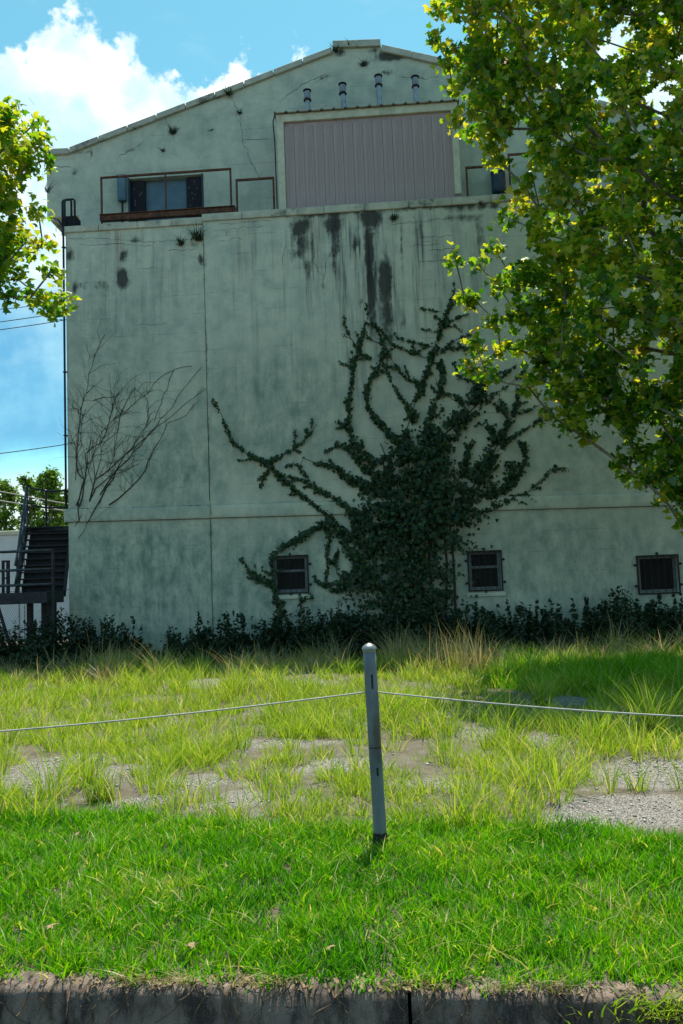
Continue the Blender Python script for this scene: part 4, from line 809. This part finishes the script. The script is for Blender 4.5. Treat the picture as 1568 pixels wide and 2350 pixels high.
for nm, lab, u, v, hw_, Y, n, sp_ in [('weed_shrub', 'dark leafy shrub under the stair landing at far left', 15, 1405, 45, 20.0, 16, 0), ('weed_shrub', 'dark shrub under the stair beside the wall corner', 105, 1420, 40, 20.1, 14, 0),
        ('weed_shrub', 'dark shrub at the left corner of the wall', 192, 1402, 34, 20.8, 16, 0), ('weed_shrub', 'second dark shrub from the left wall corner', 262, 1404, 34, 20.7, 16, 0), ('weed_shrub', 'narrow dark shrub standing alone left of the wall joint', 400, 1432, 24, 20.9, 10, 0),
        ('weed_shrub', 'low dark shrub at the foot of the wall joint', 462, 1430, 30, 20.8, 12, 0), ('weed_shrub', 'low dark shrub just right of the wall joint', 545, 1438, 36, 20.7, 14, 0), ('weed_shrub', 'leafy dark shrub below the left barred window', 640, 1392, 40, 20.7, 18, 0),
        ('weed_shrub', 'dark shrub between the left window and the creeper', 710, 1380, 40, 20.6, 18, 0), ('weed_shrub', 'dark shrub merged with the left foot of the creeper', 790, 1372, 44, 20.5, 20, 0), ('weed_shrub', 'dark shrub at the right foot of the creeper', 1098, 1425, 28, 20.7, 14, 0),
        ('weed_shrub', 'dark shrub below the middle barred window', 1160, 1398, 30, 20.6, 14, 0), ('spike_weed', 'leftmost tall spike weed right of the middle window', 1224, 1376, 8, 20.6, 2, 1), ('spike_weed', 'second tall spike weed right of the middle window', 1249, 1368, 8, 20.7, 2, 1),
        ('spike_weed', 'tallest spike weed between the two right windows', 1282, 1366, 8, 20.6, 2, 1), ('spike_weed', 'shorter spike weed between the two right windows', 1311, 1398, 9, 20.6, 3, 1), ('weed_shrub', 'low dark weeds under the spike weeds', 1260, 1430, 50, 20.5, 18, 0), ('weed_shrub', 'dark shrub left of the right barred window', 1375, 1412, 32, 20.4, 16, 0),
        ('weed_shrub', 'dark shrub under the left of the right barred window', 1432, 1398, 32, 20.3, 16, 0), ('weed_shrub', 'tall dark shrub under the right barred window', 1492, 1372, 32, 20.3, 20, 0), ('weed_shrub', 'dark shrub at the right edge under the window', 1552, 1382, 36, 20.2, 20, 0)]:
    shrub(nm, lab, u, v, hw_, Y, n, spike=bool(sp_))
# undergrowth at the wall foot
n = 44000; C = np.stack([rng.uniform(-13, 9.2, n), rng.uniform(18.4, 21.35, n), np.zeros(n)], 1); hh = .18 + .80*np.clip((C[:, 1]-18.2)/2.4, 0, 1)*(.8 + .25*np.sin(C[:, 0]*1.3) + .2*np.sin(C[:, 0]*3.7))
hh = np.where((C[:, 0] > -6.2) & (C[:, 0] < -5.4), hh*.4, hh); C[:, 2] = rng.random(n)**.8*hh
SPK = []
for _ in range(430):                                   # ragged upright shoots in the mass
    sx, sy, h_ = rng.uniform(-13, 9), rng.uniform(19.6, 21.2), rng.uniform(.45, 1.15)
    if -6.2 < sx < -5.3: continue
    m = int(46*h_); f_ = rng.random(m); SPK.append(np.stack([sx + rng.normal(0, .06, m)*(1.15-f_) + .12*f_*rng.normal(), sy + rng.normal(0, .06, m)*(1.15-f_), f_*h_], 1))
hk = np.array([.55 + 1.5*mnoise.noise(Vector((x_*.9, 5, 0))) + .8*mnoise.noise(Vector((x_*3.1, 8, 0))) for x_ in C[:, 0]]); hk = np.clip(hk + np.where(C[:, 0] > 1.5, .35, 0) - np.where((C[:, 0] > -8.3) & (C[:, 0] < -3.5), .12, 0), .45, 1.3)
C[:, 2] *= hk; C = C[rng.random(len(C)) < .35 + hk]; C = np.concatenate([C] + SPK); n = len(C)
leaf_obj('undergrowth', C, rng.uniform(.06, .14, n), rng.normal(0, .6, (n, 3)) + np.array([0, -.2, .8]), M['weed_leaf'], None, rng.beta(2, 3, n), shape=OVAL, faces=OVAL_F)
tag(bpy.data.objects['undergrowth'], 'dense dark leafy undergrowth along the foot of the wall', 'undergrowth')

# lawn between kerb and lot
n = 120000; X = rng.uniform(-4.6, 3.6, n); a = rng.random(n); off_ = np.array([max(.0, .055 + .11*mnoise.noise(Vector((x_*2.3, 9, 0))) + .05*mnoise.noise(Vector((x_*9, 2, 0)))) for x_ in X]); Y = kerb_y(X) + .03 + off_ + a*(lawn_y(X) + .12 - kerb_y(X)) + rng.normal(0, .03, n)
den = np.array([mnoise.noise(Vector((a_*5, b_*5, 0)))*1.1 + mnoise.noise(Vector((a_*15, b_*15, 3)))*1.3 for a_, b_ in zip(X, Y)])
keep = (rng.random(n) < .80 + .6*den) & (Y > kerb_y(X) + .02); X, Y, den = X[keep], Y[keep], den[keep]; n = len(X)
H = rng.uniform(.035, .10, n)*np.clip(1 + .5*den, .4, 1.8); near = Y - kerb_y(X) < .16; H = np.where(near, H*1.05, H); dirs = rng.uniform(0, 6.28, n); dirs = np.where(near & (rng.random(n) < .6), rng.normal(-1.57, .6, n), dirs)
lean = rng.uniform(.1, 1.1, n) + np.where(near, .15, 0)
rnd = np.clip(rng.beta(2.0, 2.0, n)*.86 + .10*den + .36*np.array([mnoise.noise(Vector((a_*1.6, b_*1.6, 7))) for a_, b_ in zip(X, Y)]) + np.where(rng.random(n) < .05, .45, 0), 0, 1)
nt = 3000; Xt = rng.uniform(-4.4, 3.4, nt); Yt_ = kerb_y(Xt) + .1 + rng.random(nt)*(lawn_y(Xt) - kerb_y(Xt)); pk = np.array([mnoise.noise(Vector((a_*2.2, b_*2.2, 5))) for a_, b_ in zip(Xt, Yt_)]) > -.1; Xt, Yt_ = Xt[pk], Yt_[pk]; nt = len(Xt)
thatch = blades(np.stack([Xt, Yt_, rng.uniform(.0, .05, nt)], 1), rng.uniform(.03, .09, nt), rng.uniform(.9, 2.2, nt), rng.uniform(.004, .009, nt), rng.uniform(.86, 1, nt))
lawn = grass_obj('lawn_grass', M['lawn_blade'], [thatch, blades(np.stack([X, Y, np.full(n, -.015)], 1), H, lean, rng.uniform(.006, .0115, n), rnd, dirs)], 'mown bright green lawn strip behind the kerb', 'grass')
# rough grass of the lot: tufts leaning apart, bare gravel left between
def tufts(n, x0, x1, y0, y1, per, h, keepf, wid):
    X = rng.uniform(x0, x1, n); Y = y0 + (y1-y0)*rng.random(n); k = keepf(X, Y); X, Y = X[k], Y[k]; n = len(X)
    hh = (h[0] + (h[1]-h[0])*rng.random(n)**1.6)*(1 + .3*np.sin(X*1.1 + Y*.8) + .2*np.sin(X*3.3 - Y*2.1)); m = rng.integers(*per, n); idx = np.repeat(np.arange(n), m); K = len(idx)
    off = rng.normal(0, .055, (K, 2)); C = np.stack([X[idx] + off[:, 0], Y[idx] + off[:, 1], np.zeros(K)], 1); C[:, 2] = ground_z(C[:, 0], C[:, 1]) - .02
    dirs = np.arctan2(off[:, 1], off[:, 0]) + rng.normal(0, .5, K); tr = rng.random(n)
    rnd = np.clip(rng.beta(2.2, 2.4, K)*.62 + .34*tr[idx] + np.where(rng.random(K) < .15, .45, 0), 0, 1)
    return blades(C, hh[idx]*rng.uniform(.5, 1.1, K), rng.uniform(.1, 1.0, K), rng.uniform(*wid, K)*(1 + .04*(C[:, 1]-6)), rnd, dirs)
def kp(X, Y): return (Y > lawn_y(X) + .05) & (gravel_mask(X, Y) < rng.random(len(X))*.55 + .1) & (rng.random(len(X)) < .62 + .45*np.sin(X*1.7 + 2)*np.sin(Y*1.3) + .25*np.sin(X*4.1 - Y*3.3))
wide = lambda X, Y: kp(X, Y) & (np.abs(X + .5) < 1.6 + .50*Y)
def greenp(X, Y): return (Y > 10.6) & wide(X, Y)
lot = grass_obj('rough_grass', M['lot_blade'], [tufts(1900, -6.5, 5, 5.5, 9.5, (16, 40), (.10, .42), wide, (.006, .011)), tufts(2700, -9, 7.5, 9.2, 14, (14, 34), (.14, .46), wide, (.007, .012)), tufts(2000, -12, 9, 13.8, 18.2, (12, 28), (.16, .46), wide, (.008, .014))], 'yellow green rough grass growing over the old lot', 'grass')
gx_ = lambda X, Y: (Y > lawn_y(X) - .25) & (Y < lawn_y(X) + .5) & (rng.random(len(X)) < .6)
fr = grass_obj('lawn_fringe', M['lawn_blade'], [tufts(1300, -4.6, 3.6, 5, 7, (8, 16), (.05, .13), gx_, (.005, .009))], 'longer green grass where the lawn meets the lot', 'grass')
# lush dark patch in the tree's shade and the dry seeding grass near the wall
c1, c2 = G(1390, 1590), G(1200, 1560)
lush = lambda X, Y: (((X-4.2)/2.9)**2 + ((Y-13.3)/2.0)**2 < 1) & (rng.random(len(X)) < .8)
grass_obj('lush_grass', M['lawn_blade'], [tufts(1500, 1.2, 8, 11, 15.6, (16, 28), (.28, .48), lush, (.009, .015))], 'lush tall green grass in the shade of the right tree', 'grass')
dry = lambda X, Y: (np.sin(X*1.9) + np.sin(X*4.3 + 1) + .8 > rng.random(len(X))*1.4 - .2) & (np.abs(X + .5) < 2.5 + .50*Y)
P1 = tufts(1300, -12, 8, 15.6, 18.6, (6, 12), (.38, .72), dry, (.008, .013))
P2 = tufts(190, -.4, 3.2, 15.4, 17.2, (5, 11), (.3, .68), lambda X, Y: rng.random(len(X)) < np.exp(-((X-1.2)/1.2)**2), (.008, .013))
grass_obj('dry_grass', M['dry_blade'], [P1, P2], 'tall dry seeding grass along the edge of the wall shadow', 'grass')
# a few stand-out clumps
for u, v, h, lab in ((232, 1838, .30, 'upright grass clump standing alone on the gravel at left'), (20, 1832, .16, 'low browned grass clump at the left edge of the gravel'), (1240, 1625, .62, 'pale yellow tall grass clump leaning left before the dark patch'), (1500, 1690, .75, 'long bright grass clump at the right edge below the cable')):
    p = G(u, v); tuft('grass_clump', lab, (p.x, p.y, -.02), 130, h, .75, M['lot_blade'], .012, .07, cat='grass', group='stand-out grass clumps on the lot')
p = G(1050, 1545); tuft('dry_grass_clump', 'tall straw coloured dry clump right of the post, before the creeper', (p.x, p.y, -.02), 70, 1.15, .40, M['dry_blade'], .013, .22, cat='grass')
# pebbles on the bare patches
n = 26000; X = rng.uniform(-6, 5, n); Y = rng.uniform(5.3, 12, n); k = (gravel_mask(X, Y) > .05 + .6*rng.random(n)) & (Y > lawn_y(X)); X, Y = X[k], Y[k]; n = len(X)
oc = np.array([(1, 0, 0), (-1, 0, 0), (0, 1, 0), (0, -1, 0), (0, 0, 1), (0, 0, -.5)]); of = np.array([(0, 2, 4), (2, 1, 4), (1, 3, 4), (3, 0, 4), (2, 0, 5), (1, 2, 5), (3, 1, 5), (0, 3, 5)])
Vp = (oc[None] + rng.normal(0, .22, (n, 6, 3)))*(rng.gamma(1.6, .0032, n)[:, None, None] + .0025)*np.array([1, 1, .6]) + np.stack([X, Y, ground_z(X, Y) - .015], 1)[:, None]
o = link('pebbles', mesh_np('pebbles', Vp.reshape(-1, 3), [(np.arange(n)[:, None, None]*6 + of[None]).reshape(-1, 3)]), M['pebble']); tag(o, 'loose pale stones on the bare gravel patches', 'gravel', kind='stuff')

# ------------------------------------------------------------------ post, cable, litter
post = empty('steel_post', (-.175, 5.40, 0), label='leaning galvanised steel pipe post with domed cap at the lawn edge', cat='post')
bx, tx = Vector((-.165, 5.40, -.05)), Vector((-.190, 5.42, 1.20)); ax = (tx-bx).normalized()
MB().tube([bx + ax*(.04 + i*.11) for i in range(12)], [.0405 + .0006*math.sin(i*1.7) for i in range(12)], 24).build('shaft', M['post_steel'], post, smooth=True)
cm = MB(); cm.lathe((0, 0, 0), [(.0415, -.02), (.042, -.016), (.042, -.008), (.046, -.004), (.0475, .003), (.043, .013), (.032, .025), (.018, .033), (.006, .037), (.002, .038)], 24); cp = cm.build('cap', M['post_cap'], post, smooth=True)
cp.rotation_euler = ax.to_track_quat('Z', 'Y').to_euler(); cp.location = tx + ax*.0; 
MB().tube([bx + ax*z for z in (.02, .05, .10, .13)], [.050, .0485, .047, .043], 18).build('base_sleeve', M['black_rubber'], post, jit=.003)
for z in (.64,): MB().tube([bx + ax*z, bx + ax*(z+.006)], .0412, 24).build('weld_ring', M['dark_steel'], post)
for z, l in ((1.05, .045), (.50, .025)):
    p = bx + ax*z; MB().box(p.x-.006+.008, p.x+.006+.008, p.y-.0425, p.y-.038, p.z-l, p.z+l).build('slot', M['black_rubber'], post, bevel=.002)
hole = bx + ax*.985
def cable(label, end, ext):
    d_ = end - hole; pts = [hole + d_*f*ext + Vector((0, 0, -.035*math.sin(min(1., f)*math.pi))) for f in np.linspace(0, 1, 26)]
    o = MB().tube(pts, .005, 8).build('boundary_cable', M['cable_white'], smooth=True); tag(o, label, 'cable', 'cables strung from the steel post')
cable('pale boundary cable running left from the steel post', G(0, 1665, .90), 1.6); cable('pale boundary cable running right from the steel post', G(1568, 1630, .89), 1.6)
# dead leaves and roots over the kerb
V_, F_, k_ = leaves(np.zeros((1, 3)), np.ones(1), np.array([[0, 0, 1.]]), roll=np.array([[0, 1., 0]]), droop=.35); dl = mesh_np('dead_leaf', V_, [F_]); dl.materials.append(M['dead_leaf'])
n = 520; X = rng.uniform(-3.2, 2.4, n); Y = kerb_y(X) + .02 + np.abs(rng.normal(.04, .05, n)); Zz = rng.uniform(.0, .02, n); nn = rng.normal(0, .5, (n, 3)) + np.array([0, -.2, 1])
leaf_obj('leaf_litter', np.stack([X, Y, Zz], 1), rng.uniform(.012, .035, n), nn, M['dead_leaf'], None, rng.random(n), shape=OVAL, faces=OVAL_F, droop=.5); tag(bpy.data.objects['leaf_litter'], 'brown leaf litter caught along the top of the kerb', 'leaf litter')
for u, v, s, lab in ((120, 2120, .06, 'curled brown dead leaf on the lawn at lower left'), (250, 2052, .035, 'small pale scrap of dead leaf on the lawn, left'), (440, 2165, .04, 'dry brown leaf on the lawn near the kerb'), (175, 1912, .05, 'brown dead leaf where the lawn meets the lot at left'), (760, 2170, .04, 'pale dry leaf on the lawn near the kerb, centre')):
    p = G(u, v, .06); o = bpy.data.objects.new('fallen_leaf', dl); col.objects.link(o); o.location = p; o.scale = [s]*3; o.rotation_euler = (rng.uniform(-.6, .6), rng.uniform(-.6, .6), rng.uniform(0, 6)); tag(o, lab, 'leaf', 'fallen leaves on the lawn')
b = MB()
for i in range(64):
    x = rng.uniform(-2.6, 1.9); dx_ = rng.normal(0, .012); q = [Vector((x, kerb_y(x)+.06, .012)), Vector((x+rng.normal(0, .03), kerb_y(x)-.004, -.012))]
    for k in range(rng.integers(3, 9)): l_ = q[-1]; q.append(l_ + Vector((dx_ + rng.normal(0, .008), rng.normal(-.0035, .003), -rng.uniform(.008, .03))))
    b.tube(q, [.004]*2 + [rng.uniform(.0018, .0042)]*(len(q)-2), 4)
o = b.build('dead_runners', simple('dead_root', (.075, .05, .032), (.17, .12, .075), 12, .95)); tag(o, 'dead grass runners and roots hanging over the kerb face', 'roots', kind='stuff')
n = 1500; X = rng.uniform(-3.2, 2.4, n); cl = np.sin(X*5.1)+np.sin(X*11.7+2) > .2; X = X[cl]; n = len(X)
grass_obj('kerb_straw', M['dry_blade'], [blades(np.stack([X, kerb_y(X)+rng.uniform(.02, .12, n), np.full(n, .0)], 1), rng.uniform(.04, .10, n), rng.uniform(.8, 1.8, n), rng.uniform(.004, .008, n), rng.random(n), rng.normal(-1.57, .9, n))], 'straw coloured dead grass matted over the kerb edge', 'dry grass')
n = 260; X = 1.02 + rng.normal(0, .16, n); grass_obj('kerb_weed', M['lot_blade'], [blades(np.stack([X, kerb_y(X)-.01+rng.normal(0, .02, n), np.full(n, -.06)+rng.uniform(-.06, .06, n)], 1), rng.uniform(.05, .13, n), rng.uniform(.6, 1.6, n), rng.uniform(.006, .011, n), rng.random(n), rng.normal(-1.2, 1., n))], 'green weed spilling over the kerb at lower right', 'weed')
